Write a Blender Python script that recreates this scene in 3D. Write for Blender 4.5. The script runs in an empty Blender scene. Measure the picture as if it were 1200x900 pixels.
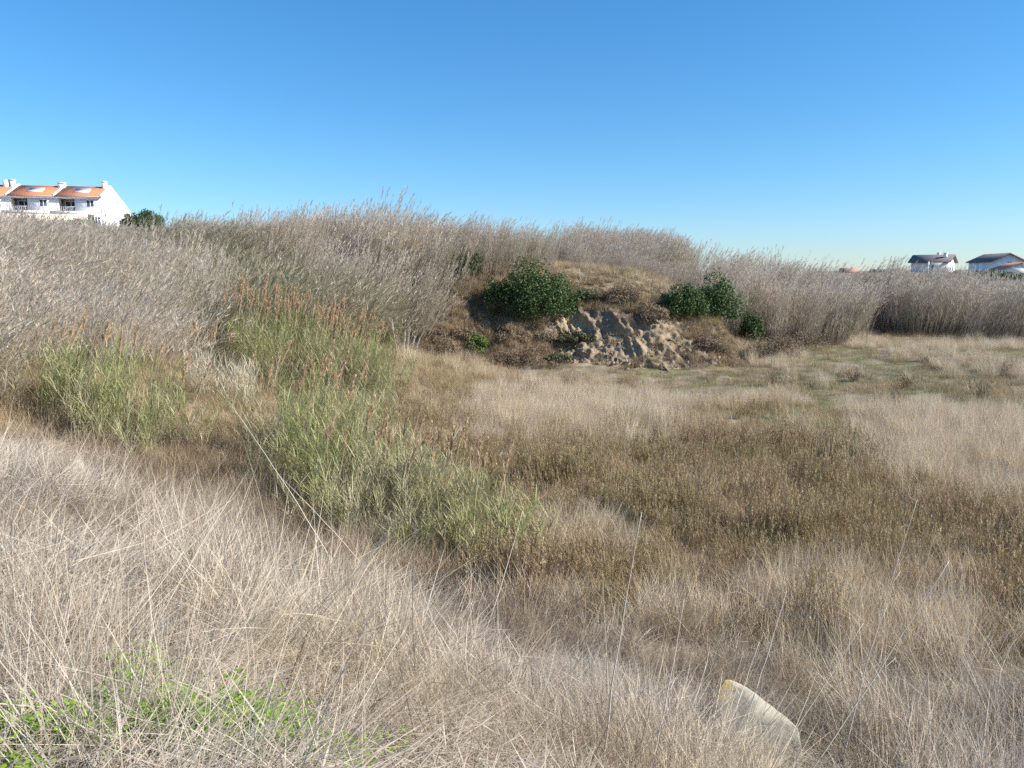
import bpy, math, random
import numpy as np
from mathutils import Vector, Matrix

R = math.radians
rng = np.random.default_rng(7)
random.seed(7)

# ------------------------------------------------------------------ camera, sky, sun, exposure
scene = bpy.context.scene
EYE = 6.0
PITCH = R(7.4)
FPX = 924.0
cam_d = bpy.data.cameras.new('camera')
cam = bpy.data.objects.new('camera', cam_d)
scene.collection.objects.link(cam)
cam.location = (0, 0, EYE)
cam.rotation_euler = (R(90) - PITCH, 0, 0)
cam_d.sensor_width = 36
cam_d.lens = FPX / 1200 * 36
cam_d.clip_start = 0.05
cam_d.clip_end = 3000
scene.camera = cam

SUN_EL, SUN_AZ = R(35), R(103)          # azimuth measured clockwise from +Y (the view direction)
world = bpy.data.worlds.new('World')
scene.world = world
world.use_nodes = True
wn = world.node_tree
wn.nodes.clear()
sky = wn.nodes.new('ShaderNodeTexSky')
sky.sky_type = 'NISHITA'
sky.sun_disc = False
sky.sun_elevation = SUN_EL
sky.sun_rotation = SUN_AZ
sky.altitude = 0
sky.air_density = 1.0
sky.dust_density = 0.1
sky.ozone_density = 3.0
bgn = wn.nodes.new('ShaderNodeBackground')
bgn.inputs['Strength'].default_value = 0.095
wo = wn.nodes.new('ShaderNodeOutputWorld')
hsv = wn.nodes.new('ShaderNodeHueSaturation')
hsv.inputs['Saturation'].default_value = 1.25
tint = wn.nodes.new('ShaderNodeMix'); tint.data_type = 'RGBA'; tint.blend_type = 'MULTIPLY'
tint.inputs[0].default_value = 1.0
wtc = wn.nodes.new('ShaderNodeTexCoord'); wsx = wn.nodes.new('ShaderNodeSeparateXYZ'); wcr = wn.nodes.new('ShaderNodeValToRGB')
wn.links.new(wtc.outputs['Generated'], wsx.inputs[0]); wn.links.new(wsx.outputs[2], wcr.inputs[0])
wcr.color_ramp.elements[0].color = (0.63, 0.71, 0.95, 1); wcr.color_ramp.elements[0].position = 0.0
wcr.color_ramp.elements[1].color = (0.74, 1.03, 1.10, 1); wcr.color_ramp.elements[1].position = 0.42
_e = wcr.color_ramp.elements.new(0.14); _e.color = (0.66, 0.88, 1.0, 1)
wn.links.new(wcr.outputs[0], tint.inputs[7])
wn.links.new(sky.outputs[0], hsv.inputs['Color'])
wn.links.new(hsv.outputs[0], tint.inputs[6])
wn.links.new(tint.outputs[2], bgn.inputs[0])
wn.links.new(bgn.outputs[0], wo.inputs[0])

sun_d = bpy.data.lights.new('sun', 'SUN')
sun_d.energy = 4.8
sun_d.angle = R(0.53)
sun_d.color = (1.0, 0.955, 0.89)
sun = bpy.data.objects.new('sun', sun_d)
scene.collection.objects.link(sun)
sdir = Vector((math.sin(SUN_AZ) * math.cos(SUN_EL), math.cos(SUN_AZ) * math.cos(SUN_EL), math.sin(SUN_EL)))
sun.rotation_euler = sdir.to_track_quat('Z', 'Y').to_euler()

vs = scene.view_settings
vs.view_transform = 'Standard'
vs.look = 'None'
vs.gamma = 1
vs.exposure = 0.85
vs.use_curve_mapping = False
scene.cycles.use_denoising = False
scene.cycles.max_bounces = 6
scene.cycles.diffuse_bounces = 3
scene.cycles.transmission_bounces = 3
scene.cycles.transparent_max_bounces = 4

# ------------------------------------------------------------------ object helpers
COL = scene.collection


def tag(o, label=None, cat=None, group=None, kind=None):
    if label: o['label'] = label
    if cat: o['category'] = cat
    if group: o['group'] = group
    if kind: o['kind'] = kind
    return o


def empty(name, loc, rz=0.0):
    o = bpy.data.objects.new(name, None)
    o.location = loc
    o.rotation_euler = (0, 0, rz)
    o.empty_display_size = 0.2
    COL.objects.link(o)
    return o


def copy_tree(o, parent=None):
    c = o.copy()
    COL.objects.link(c)
    c.parent = parent
    for ch in [x for x in bpy.data.objects if x.parent == o]:
        copy_tree(ch, c)
    return c


class MB:
    """numpy mesh collector: vertices, quads/tris, rnd + h point attributes"""
    def __init__(self):
        self.v, self.f4, self.f3, self.rnd, self.h, self.n = [], [], [], [], [], 0
        self.poly = []

    def add(self, v, quads=None, tris=None, rnd=None, h=None, polys=None):
        v = np.asarray(v, float).reshape(-1, 3)
        k = len(v)
        self.v.append(v)
        if quads is not None and len(quads): self.f4.append(np.asarray(quads, int).reshape(-1, 4) + self.n)
        if tris is not None and len(tris): self.f3.append(np.asarray(tris, int).reshape(-1, 3) + self.n)
        if polys is not None: self.poly += [[i + self.n for i in p] for p in polys]
        self.rnd.append(np.full(k, random.random()) if rnd is None else np.broadcast_to(rnd, (k,)))
        self.h.append(np.zeros(k) if h is None else np.broadcast_to(h, (k,)))
        self.n += k
        return self

    def xform(self, M):
        M = np.array(M)
        self.v = [v @ M[:3, :3].T + M[:3, 3] for v in self.v]
        return self

    def mesh(self, name, mats, smooth=False):
        me = bpy.data.meshes.new(name)
        v = np.concatenate(self.v)
        loops, starts, tot = [], [], 0
        for arr, k in ((self.f4, 4), (self.f3, 3)):
            if arr:
                a = np.concatenate(arr)
                loops.append(a.ravel())
                starts.append(tot + np.arange(len(a)) * k)
                tot += a.size
        for p in self.poly:
            loops.append(np.array(p)); starts.append(np.array([tot])); tot += len(p)
        loops = np.concatenate(loops); starts = np.concatenate(starts)
        me.vertices.add(len(v)); me.vertices.foreach_set('co', v.ravel().astype(np.float32))
        me.loops.add(len(loops)); me.loops.foreach_set('vertex_index', loops.astype(np.int32))
        me.polygons.add(len(starts)); me.polygons.foreach_set('loop_start', starts.astype(np.int32))
        for nm, d in (('rnd', self.rnd), ('h', self.h)):
            at = me.attributes.new(nm, 'FLOAT', 'POINT')
            at.data.foreach_set('value', np.concatenate(d).astype(np.float32))
        me.update(calc_edges=True)
        me.validate()
        for m in (mats if isinstance(mats, (list, tuple)) else [mats]):
            me.materials.append(m)
        if smooth:
            me.polygons.foreach_set('use_smooth', np.ones(len(me.polygons), bool))
        return me

    def build(self, name, mats, parent=None, loc=None, smooth=False):
        o = bpy.data.objects.new(name, self.mesh(name, mats, smooth))
        COL.objects.link(o)
        if parent: o.parent = parent
        if loc is not None: o.location = loc
        return o

    # solids
    def box(self, x0, x1, y0, y1, z0, z1):
        v = [(x, y, z) for z in (z0, z1) for y in (y0, y1) for x in (x0, x1)]
        return self.add(v, quads=[(0, 2, 3, 1), (4, 5, 7, 6), (0, 1, 5, 4), (2, 6, 7, 3), (0, 4, 6, 2), (1, 3, 7, 5)])

    def prism(self, pts, a0, a1, axis='x'):
        """polygon pts (a,b) extruded along an axis"""
        def mk(p, a):
            return {'x': (a, p[0], p[1]), 'y': (p[0], a, p[1]), 'z': (p[0], p[1], a)}[axis]
        n = len(pts)
        v = [mk(p, a0) for p in pts] + [mk(p, a1) for p in pts]
        self.add(v, quads=[(i, (i + 1) % n, n + (i + 1) % n, n + i) for i in range(n)],
                 polys=[list(range(n))[::-1], list(range(n, 2 * n))])
        return self

    def tube(self, pts, rad, sides=5, h=None):
        pts = np.asarray(pts, float); rad = np.broadcast_to(rad, (len(pts),))
        vs_, n = [], len(pts)
        for i in range(n):
            t = pts[min(i + 1, n - 1)] - pts[max(i - 1, 0)]
            t = t / (np.linalg.norm(t) + 1e-9)
            a = np.cross(t, (0.3, 0.9, 0.2)); a /= np.linalg.norm(a) + 1e-9
            b = np.cross(t, a)
            for k in range(sides):
                an = 2 * math.pi * k / sides
                vs_.append(pts[i] + rad[i] * (a * math.cos(an) + b * math.sin(an)))
        q = [(i * sides + k, i * sides + (k + 1) % sides, (i + 1) * sides + (k + 1) % sides, (i + 1) * sides + k)
             for i in range(n - 1) for k in range(sides)]
        hh = np.repeat(np.linspace(0, 1, n), sides)
        return self.add(vs_, quads=q, h=hh if h is None else h,
                        polys=[list(range(sides))[::-1], list(range((n - 1) * sides, n * sides))])

    def blades(self, base, az, lean, length, width, curve, segs=3, face=None, rnd=None, h0=0.0, h1=1.0, taper=0.7, w0=1.0):
        """n ribbons; lean from vertical, growing by 'curve' towards the tip"""
        base = np.asarray(base, float); n = len(base)
        az, lean, length, width, curve = [np.broadcast_to(np.asarray(a, float), (n,)) for a in (az, lean, length, width, curve)]
        if face is None: face = az + rng.uniform(-0.9, 0.9, n) + math.pi / 2
        face = np.broadcast_to(face, (n,))
        if rnd is None: rnd = rng.random(n)
        rnd = np.broadcast_to(rnd, (n,))
        p = base.copy()
        wv = np.stack([np.cos(face), np.sin(face), np.zeros(n)], 1)
        rows, hs = [], []
        for s in range(segs + 1):
            t = s / segs
            prof = w0 + (1 - w0) * min(1, t * 2.5)
            wd = width * prof * max(0.06, (1 - t) ** taper)
            rows.append(p - wv * wd[:, None] / 2); rows.append(p + wv * wd[:, None] / 2)
            hs += [np.broadcast_to(h0 + (h1 - h0) * t, (n,)) * np.ones(n)] * 2
            th = lean + curve * (t + 0.5 / segs) ** 1.3
            d = np.stack([np.sin(th) * np.cos(az), np.sin(th) * np.sin(az), np.cos(th)], 1)
            p = p + d * (length / segs)[:, None]
        v = np.stack(rows, 1).reshape(-1, 3)
        k = 2 * (segs + 1)
        q = []
        b0 = np.arange(n) * k
        for s in range(segs):
            q.append(np.stack([b0 + 2 * s, b0 + 2 * s + 1, b0 + 2 * s + 3, b0 + 2 * s + 2], 1))
        self.add(v, quads=np.concatenate(q), rnd=np.repeat(rnd, k), h=np.stack(hs, 1).reshape(-1))
        return self

    def leaves(self, c, size, nrm=None, rnd=None, asp=0.5):
        """small folded leaf quads at points c"""
        c = np.asarray(c, float); n = len(c)
        a = rng.normal(size=(n, 3)); a /= np.linalg.norm(a, axis=1)[:, None]
        b = rng.normal(size=(n, 3)) if nrm is None else np.cross(a, nrm + rng.normal(size=(n, 3)) * 0.6)
        b -= a * (a * b).sum(1)[:, None]; b /= np.linalg.norm(b, axis=1)[:, None] + 1e-9
        s = np.broadcast_to(size, (n,))[:, None]
        v = np.stack([c - a * s / 2, c + b * s * asp / 2, c + a * s / 2, c - b * s * asp / 2], 1).reshape(-1, 3)
        q = np.arange(4 * n).reshape(n, 4)
        if rnd is None: rnd = rng.random(n)
        return self.add(v, quads=q, rnd=np.repeat(rnd, 4), h=0.5)


# ------------------------------------------------------------------ numpy noise
def _hash(i, j, s):
    h = (i.astype(np.int64) * 374761393 + j.astype(np.int64) * 668265263 + s * 1274126177) & 0xffffffff
    h = ((h ^ (h >> 13)) * 1103515245 + 12345) & 0xffffffff
    h = ((h ^ (h >> 16)) * 2246822519) & 0xffffffff
    return ((h ^ (h >> 15)) & 0xffffff) / float(0xffffff)


def vnoise(x, y, s=0):
    x = np.asarray(x, float); y = np.asarray(y, float)
    i, j = np.floor(x), np.floor(y)
    fx, fy = x - i, y - j
    fx = fx * fx * (3 - 2 * fx); fy = fy * fy * (3 - 2 * fy)
    a, b, c, d = _hash(i, j, s), _hash(i + 1, j, s), _hash(i, j + 1, s), _hash(i + 1, j + 1, s)
    return (a * (1 - fx) + b * fx) * (1 - fy) + (c * (1 - fx) + d * fx) * fy


def fbm(x, y, s=0, o=4):
    t, a, n = 0, 1, 0
    for k in range(o):
        t = t + a * vnoise(x * 2 ** k, y * 2 ** k, s + k * 17); n += a; a *= 0.5
    return t / n


def sst(a, b, x):
    t = np.clip((x - a) / (b - a), 0, 1)
    return t * t * (3 - 2 * t)


# ------------------------------------------------------------------ terrain
CP, SP = math.cos(PITCH), math.sin(PITCH)


def ray(u, v):
    a, b = (u - 600) / FPX, (450 - v) / FPX
    return np.array([a, CP + b * SP, -SP + b * CP])


def pix(u, v, Y):
    d = ray(u, v)
    return np.array([0, 0, EYE]) + d * (Y / d[1])


def project(x, y, z):
    z = z - EYE
    f = y * CP - z * SP
    w = y * SP + z * CP
    f = np.where(f < 0.05, 0.05, f)
    return 600 + FPX * x / f, 450 - FPX * w / f


ctrl = [(0, 0, 4.4), (-3, 0, 4.7), (-8, 0, 4.9), (-25, 0, 5.5), (3, 0, 3.5), (6, 0, 2.6), (10, 0, 2.0), (25, 0, 1.7),
        (0, -6, 4.7), (-10, -8, 5.2), (10, -8, 3.6), (25, -10, 3.2),
        (-3, 3, 4.42), (-1.2, 2.6, 4.25), (0, 3, 3.75), (1.5, 3, 3.1), (4, 3.2, 2.2), (8, 3.5, 1.85),
        (0, 4.5, 3.05), (2, 6.3, 2.0), (5, 6.5, 1.75), (-1.1, 5, 3.3), (-3.2, 7.2, 3.05), (-5, 5, 3.9), (-8, 6, 4.3),
        (-6.5, 11, 3.1), (-9, 12.5, 3.0), (-14, 10, 3.9),
        (-4.4, 13.5, 1.4), (-2.4, 11.2, 1.35), (-1.4, 8.5, 2.0), (-7.0, 15.5, 1.75), (-3.8, 10.4, 2.3), (-5.6, 12.8, 2.2),
        (1.2, 11, 1.4), (0, 15, 1.4), (8, 15, 1.45), (16, 12, 1.5), (30, 15, 1.6),
        (-5, 20, 1.6), (-8.6, 17.5, 2.5), (-7.5, 20, 2.4), (-13, 20, 3.8), (-22, 18, 5.5),
        (0, 25, 1.5), (10, 25, 1.5), (22, 25, 1.6), (-6, 27, 1.75), (-10, 26, 2.9), (-17, 26, 4.4),
        (-19.5, 36, 5.6), (-30, 34, 7.0), (-27, 50, 7.8), (-45, 70, 9.5), (-35, 72, 9.2), (-22.7, 60, 7.7), (-50, 45, 9.6),
        (-7.4, 34, 3.6), (-5.4, 36, 2.6), (-13, 42, 5.4), (-10, 50, 6.3), (-5, 46, 5.0), (-6, 52, 6.0), (-12, 62, 7.0), (0, 60, 6.1),
        (-6, 40, 2.6), (0, 40, 1.6), (6, 41, 1.6), (13, 42, 1.7), (22, 45, 2.0), (35, 55, 2.2), (45, 52, 2.1), (25, 33, 1.7), (40, 32, 1.9),
        (17, 52, 2.4), (28, 60, 2.5), (45, 66, 2.8), (8, 52, 4.9), (8, 62, 6.2), (16, 66, 5.2), (30, 80, 4.5), (60, 60, 3.0),
        (0, 80, 8.2), (12, 82, 7.8), (-60, 115, 12.6), (-90, 110, 13.2), (-45, 104, 12.0), (-60, 135, 12.5), (-90, 140, 13),
        (75, 145, 7.6), (100, 160, 7.9), (60, 120, 6.2), (0, 130, 8.5), (130, 130, 7.5), (-120, 60, 15), (-120, 0, 12),
        (120, 40, 3.5), (120, -20, 3.5), (0, 300, 9), (-300, 300, 20), (300, 300, 12), (-300, -50, 18), (300, -50, 6),
        (0, -80, 8), (80, -80, 6), (-80, -80, 10)]
CT = np.array(ctrl, float)
S0 = 20.0


def _k(r2):
    return 0.5 * r2 * np.log(r2 + 1e-9)


def _tps():
    X = CT[:, :2] / S0
    n = len(X)
    r2 = ((X[:, None] - X[None]) ** 2).sum(-1)
    K = _k(r2) + np.eye(n) * 1e-5
    P = np.hstack([np.ones((n, 1)), X])
    A = np.block([[K, P], [P.T, np.zeros((3, 3))]])
    return X, np.linalg.solve(A, np.concatenate([CT[:, 2], np.zeros(3)]))


TX, TW = _tps()


def cliff_base(x):
    return 40.6 + 0.5 * np.sin(x * 0.55 + 0.6) + 1.3 * np.exp(-((x + 2.2) / 1.2) ** 2) - 0.5 * np.exp(-((x - 0.6) / 1.3) ** 2)


def cliff_amp(x):
    """extra height of the quarried bank along x"""
    xs = np.array([-30, -6.0, -4.4, -3.0, -1.5, 0, 2, 5, 7, 9, 10.5, 11.8, 12.6, 40])
    am = np.array([0, 0.2, 1.2, 1.9, 2.2, 2.3, 2.3, 2.5, 2.7, 2.5, 2.1, 1.5, 0, 0])
    return np.interp(x, xs, am)


def H(x, y, micro=True):
    x = np.asarray(x, float); y = np.asarray(y, float)
    sh = np.broadcast(x, y).shape
    xx, yy = np.broadcast_arrays(x, y)
    xf, yf = np.ravel(xx), np.ravel(yy)
    z = np.empty(len(xf))
    for a in range(0, len(xf), 40000):
        q = np.stack([xf[a:a + 40000], yf[a:a + 40000]], 1) / S0
        r2 = ((q[:, None] - TX[None]) ** 2).sum(-1)
        z[a:a + 40000] = _k(r2) @ TW[:-3] + TW[-3] + q @ TW[-2:]
    yb = cliff_base(xf)
    z = z + cliff_amp(xf) * sst(0, 4.6, yf - yb) * (1 - sst(6, 20, yf - yb))
    if micro:
        z = z + 0.16 * (fbm(xf * 0.5, yf * 0.5, 3) - 0.5) * sst(2, 8, np.hypot(xf, yf)) + 0.05 * (fbm(xf * 2.2, yf * 2.2, 5, 2) - 0.5)
        z = z + 0.5 * (fbm(xf * 0.12, yf * 0.12, 9) - 0.5) * sst(30, 60, yf)
    return z.reshape(sh)


def Hs(x, y):
    return float(H(np.array([x]), np.array([y]))[0])


def G(u, v, y0=2.0, y1=140.0):
    """where the sight line of photo pixel (u, v) meets the ground"""
    d = ray(u, v)
    ys = np.geomspace(y0, y1, 900)
    k = ys / d[1]
    z = EYE + d[2] * k
    hit = np.nonzero(z < H(d[0] * k, ys))[0]
    i = hit[0] if len(hit) else len(ys) - 1
    return np.array([d[0] * k[i], ys[i]])


def inpoly(x, y, poly):
    poly = np.asarray(poly, float)
    c = np.zeros(np.shape(x), bool)
    j = len(poly) - 1
    for i in range(len(poly)):
        xi, yi = poly[i]; xj, yj = poly[j]
        if yi != yj:
            c ^= ((yi > y) != (yj > y)) & (x < (xj - xi) * (y - yi) / (yj - yi) + xi)
        j = i
    return c


# ------------------------------------------------------------------ materials
def nodes(name):
    m = bpy.data.materials.new(name)
    m.use_nodes = True
    nt = m.node_tree
    nt.nodes.clear()
    out = nt.nodes.new('ShaderNodeOutputMaterial')
    return m, nt, out


def ramp(nt, stops, fac, interp='LINEAR'):
    r = nt.nodes.new('ShaderNodeValToRGB')
    r.color_ramp.interpolation = interp
    el = r.color_ramp.elements
    while len(el) > 1: el.remove(el[-1])
    el[0].position = stops[0][0]; el[0].color = (*stops[0][1], 1)
    for p, c in stops[1:]:
        e = el.new(p); e.color = (*c, 1)
    nt.links.new(fac, r.inputs[0])
    return r.outputs[0]


def math_n(nt, op, a, b=None):
    n = nt.nodes.new('ShaderNodeMath'); n.operation = op
    for i, s in enumerate((a, b)):
        if s is None: continue
        if isinstance(s, (int, float)): n.inputs[i].default_value = s
        else: nt.links.new(s, n.inputs[i])
    return n.outputs[0]


def mixc(nt, fac, a, b, mode='MIX'):
    n = nt.nodes.new('ShaderNodeMix'); n.data_type = 'RGBA'; n.blend_type = mode
    for i, s in ((0, fac), (6, a), (7, b)):
        if isinstance(s, (int, float)): n.inputs[i].default_value = s
        elif isinstance(s, tuple): n.inputs[i].default_value = (*s, 1)
        else: nt.links.new(s, n.inputs[i])
    return n.outputs[2]


def noise_n(nt, scale, detail=3, rough=0.5, vec=None):
    n = nt.nodes.new('ShaderNodeTexNoise')
    n.inputs['Scale'].default_value = scale; n.inputs['Detail'].default_value = detail
    n.inputs['Roughness'].default_value = rough
    if vec is not None: nt.links.new(vec, n.inputs['Vector'])
    return n.outputs['Fac']


def attr(nt, name):
    a = nt.nodes.new('ShaderNodeAttribute'); a.attribute_name = name
    return a.outputs['Fac']


def plant(name, cols, cols2=None, base=None, basew=0.35, patch=0.35, trans=0.25, rough=0.75, tip=None):
    """cols: ramp of blade colours; cols2: ramp used in noise patches; base: pigment near the foot; tip: pigment at the top"""
    m, nt, out = nodes(name)
    L = nt.links
    oi = nt.nodes.new('ShaderNodeObjectInfo')
    f = math_n(nt, 'ADD', math_n(nt, 'MULTIPLY', attr(nt, 'rnd'), 0.65), math_n(nt, 'MULTIPLY', oi.outputs['Random'], 0.35))
    c = ramp(nt, [(i / (len(cols) - 1), k) for i, k in enumerate(cols)], f)
    geo = nt.nodes.new('ShaderNodeNewGeometry')
    if cols2:
        c2 = ramp(nt, [(i / (len(cols2) - 1), k) for i, k in enumerate(cols2)], f)
        nz = noise_n(nt, patch, 3, 0.6, geo.outputs['Position'])
        nf = nt.nodes.new('ShaderNodeMapRange')
        L.new(nz, nf.inputs[0]); nf.inputs[1].default_value = 0.42; nf.inputs[2].default_value = 0.6
        c = mixc(nt, nf.outputs[0], c, c2)
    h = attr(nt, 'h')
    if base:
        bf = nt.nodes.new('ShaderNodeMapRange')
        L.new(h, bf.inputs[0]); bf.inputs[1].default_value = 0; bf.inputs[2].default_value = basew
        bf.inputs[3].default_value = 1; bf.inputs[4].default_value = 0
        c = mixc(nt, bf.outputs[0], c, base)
    if tip:
        tf = nt.nodes.new('ShaderNodeMapRange')
        L.new(h, tf.inputs[0]); tf.inputs[1].default_value = 0.6; tf.inputs[2].default_value = 1
        c = mixc(nt, tf.outputs[0], c, tip)
    d = nt.nodes.new('ShaderNodeBsdfPrincipled')
    L.new(c, d.inputs['Base Color'])
    d.inputs['Roughness'].default_value = rough
    d.inputs['Specular IOR Level'].default_value = 0.25
    if trans > 0:
        t = nt.nodes.new('ShaderNodeBsdfTranslucent')
        L.new(c, t.inputs[0])
        mx = nt.nodes.new('ShaderNodeMixShader'); mx.inputs[0].default_value = trans
        L.new(d.outputs[0], mx.inputs[1]); L.new(t.outputs[0], mx.inputs[2])
        L.new(mx.outputs[0], out.inputs[0])
    else:
        L.new(d.outputs[0], out.inputs[0])
    return m


def surf(name, col, col2=None, scale=4.0, rough=0.8, bump=0.0, spec=0.3, lo=0.35, hi=0.65, bscale=None, metallic=0):
    m, nt, out = nodes(name)
    tc = nt.nodes.new('ShaderNodeTexCoord')
    d = nt.nodes.new('ShaderNodeBsdfPrincipled')
    if col2:
        c = ramp(nt, [(lo, col), (hi, col2)], noise_n(nt, scale, 6, 0.65, tc.outputs['Object']))
        nt.links.new(c, d.inputs['Base Color'])
    else:
        d.inputs['Base Color'].default_value = (*col, 1)
    d.inputs['Roughness'].default_value = rough
    d.inputs['Specular IOR Level'].default_value = spec
    d.inputs['Metallic'].default_value = metallic
    if bump:
        b = nt.nodes.new('ShaderNodeBump'); b.inputs['Strength'].default_value = bump
        b.inputs['Distance'].default_value = 0.05
        nt.links.new(noise_n(nt, bscale or scale * 5, 5, 0.6, tc.outputs['Object']), b.inputs['Height'])
        nt.links.new(b.outputs[0], d.inputs['Normal'])
    nt.links.new(d.outputs[0], out.inputs[0])
    return m


def ground_mat():
    m, nt, out = nodes('ground')
    L = nt.links
    geo = nt.nodes.new('ShaderNodeNewGeometry')
    P = geo.outputs['Position']
    c = ramp(nt, [(0.3, (0.13, 0.10, 0.07)), (0.5, (0.24, 0.19, 0.135)), (0.7, (0.36, 0.30, 0.22))], noise_n(nt, 1.3, 6, 0.7, P))
    g = ramp(nt, [(0.35, (0.11, 0.13, 0.05)), (0.65, (0.20, 0.21, 0.09))], noise_n(nt, 2.5, 4, 0.6, P))
    gf = nt.nodes.new('ShaderNodeMapRange')
    L.new(noise_n(nt, 0.55, 4, 0.6, P), gf.inputs[0]); gf.inputs[1].default_value = 0.45; gf.inputs[2].default_value = 0.58
    c = mixc(nt, math_n(nt, 'MULTIPLY', gf.outputs[0], attr(nt, 'green')), c, g)
    d = nt.nodes.new('ShaderNodeBsdfPrincipled'); d.inputs['Roughness'].default_value = 0.95
    d.inputs['Specular IOR Level'].default_value = 0.1
    L.new(c, d.inputs['Base Color'])
    b = nt.nodes.new('ShaderNodeBump'); b.inputs['Strength'].default_value = 0.7; b.inputs['Distance'].default_value = 0.06
    L.new(noise_n(nt, 9, 5, 0.7, P), b.inputs['Height']); L.new(b.outputs[0], d.inputs['Normal'])
    L.new(d.outputs[0], out.inputs[0])
    return m


def cliff_mat():
    m, nt, out = nodes('cliff_earth')
    L = nt.links
    geo = nt.nodes.new('ShaderNodeNewGeometry')
    P = geo.outputs['Position']
    rock = ramp(nt, [(0.3, (0.19, 0.135, 0.085)), (0.48, (0.33, 0.245, 0.155)), (0.68, (0.46, 0.36, 0.235))], noise_n(nt, 0.9, 7, 0.72, P))
    dirt = ramp(nt, [(0.3, (0.17, 0.125, 0.10)), (0.55, (0.28, 0.215, 0.165)), (0.75, (0.40, 0.33, 0.25))], noise_n(nt, 1.8, 6, 0.7, P))
    c = mixc(nt, attr(nt, 'bare'), dirt, rock)
    d = nt.nodes.new('ShaderNodeBsdfPrincipled'); d.inputs['Roughness'].default_value = 0.95
    d.inputs['Specular IOR Level'].default_value = 0.1
    L.new(c, d.inputs['Base Color'])
    b = nt.nodes.new('ShaderNodeBump'); b.inputs['Strength'].default_value = 0.9; b.inputs['Distance'].default_value = 0.12
    L.new(noise_n(nt, 5, 6, 0.7, P), b.inputs['Height']); L.new(b.outputs[0], d.inputs['Normal'])
    L.new(d.outputs[0], out.inputs[0])
    return m


# ------------------------------------------------------------------ ground sheet and cliff
def warped(a, b, dense0, dense1, fine, growth=1.06):
    xs = list(np.arange(dense0, dense1, fine))
    s, x = fine, dense1
    while x < b: xs.append(x); s *= growth; x += s
    xs.append(b)
    s, x = fine, dense0 - fine
    while x > a: xs.insert(0, x); s *= growth; x -= s
    xs.insert(0, a)
    return np.array(xs)


def grid(name, xs, ys, Z, mat, attrs, smooth=True):
    nx, ny = len(xs), len(ys)
    XX, YY = np.meshgrid(xs, ys)
    v = np.stack([XX if XX.shape == Z.shape else XX, YY, Z], -1).reshape(-1, 3)
    return v, nx, ny


def zone_green(x, y):
    """short green turf of the far right meadow"""
    return sst(3, 9, x) * sst(21, 26, y + 0.15 * x) * (1 - sst(43, 50, y - 0.25 * x))


xs = warped(-600, 600, -14, 16, 0.22)
ys = warped(-200, 900, 0, 50, 0.22)
XX, YY = np.meshgrid(xs, ys)
ZZ = H(XX, YY)
ZZ = np.clip(ZZ, -2, 26)
# sink the sheet a little where the cliff mesh lies over it
yb = cliff_base(XX)
inside = (cliff_amp(XX) > 0.25) & (YY > yb + 0.4) & (YY < yb + 6.3)
ZZ = np.where(inside, ZZ - 0.7, ZZ)
mb = MB()
nx, ny = len(xs), len(ys)
ii = (np.arange(ny - 1)[:, None] * nx + np.arange(nx - 1)[None]).ravel()
mb.add(np.stack([XX, YY, ZZ], -1).reshape(-1, 3), quads=np.stack([ii, ii + 1, ii + nx + 1, ii + nx], 1), rnd=0.5)
ground = mb.build('ground', ground_mat(), smooth=True)
at = ground.data.attributes.new('green', 'FLOAT', 'POINT')
at.data.foreach_set('value', zone_green(XX, YY).ravel().astype(np.float32))
tag(ground, kind='structure', label='dry soil and litter under the grass of the valley and its banks')

# cliff: a displaced skin over the bank
cx = np.arange(-5.2, 13.0, 0.075)
cs = np.arange(-0.5, 7.0, 0.06)
CX, CS = np.meshgrid(cx, cs)
CY = cliff_base(CX) + CS
CZ = H(CX, CY, False)
am = cliff_amp(CX)
edge = sst(-0.3, 0.7, CS) * (1 - sst(5.4, 6.9, CS)) * sst(0.2, 1.2, am) + 0.0
# diagonal gullies running down to the right, ledges and lumps
q = (CX + CS * 0.55) + 0.9 * (fbm(CX * 0.9, CS * 0.9, 29, 3) - 0.5)
gully = np.abs(fbm(q * 1.25, CS * 0.28 + CX * 0.05, 31, 4) - 0.5) * 2
led = np.abs(fbm(CX * 0.5, CZ * 1.7, 41, 4) - 0.5) * 2
lump = fbm(CX * 0.7, CS * 0.7, 51, 4) - 0.5
bare = sst(2.4, 3.4, CX + 0.3 * CS) * (1 - sst(7.5, 10.5, CX)) * (1 - sst(2.6, 3.4, CS)) * (0.6 + 0.4 * sst(0.38, 0.55, fbm(CX * 0.6, CS * 0.8, 61)))
bare = np.maximum(bare, sst(3.0, 4.2, CX) * (1 - sst(7.5, 9, CX)) * sst(4.2, 4.8, CS) * (1 - sst(6.0, 6.6, CS)) * 0.8)
disp = edge * ((gully - 0.25) * 0.62 * (0.5 + 0.5 * bare) + (led - 0.3) * 0.34 + lump * 0.5 + 0.26 * (np.abs(fbm(CX * 1.9, CS * 2.6, 73, 4) - 0.5) * 2 - 0.3) + 0.26 * (fbm(CX * 4.5, CS * 5, 71, 3) - 0.5) + 0.16 * (fbm(CX * 11, CS * 9, 75, 2) - 0.5))
PY = CY - disp * 0.85
PZ = CZ + disp * 0.5 - 0.12 * (1 - edge) - 0.5 * (1 - sst(-0.5, 0.1, CS)) - 0.6 * sst(6.3, 7.0, CS) - 0.5 * (1 - sst(0.05, 0.5, am))
mb = MB()
nx, ny = CX.shape[1], CX.shape[0]
ii = (np.arange(ny - 1)[:, None] * nx + np.arange(nx - 1)[None]).ravel()
mb.add(np.stack([CX, PY, PZ], -1).reshape(-1, 3), quads=np.stack([ii, ii + 1, ii + nx + 1, ii + nx], 1), rnd=0.5)
cliff = mb.build('cliff', cliff_mat(), smooth=False)
at = cliff.data.attributes.new('bare', 'FLOAT', 'POINT')
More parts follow.
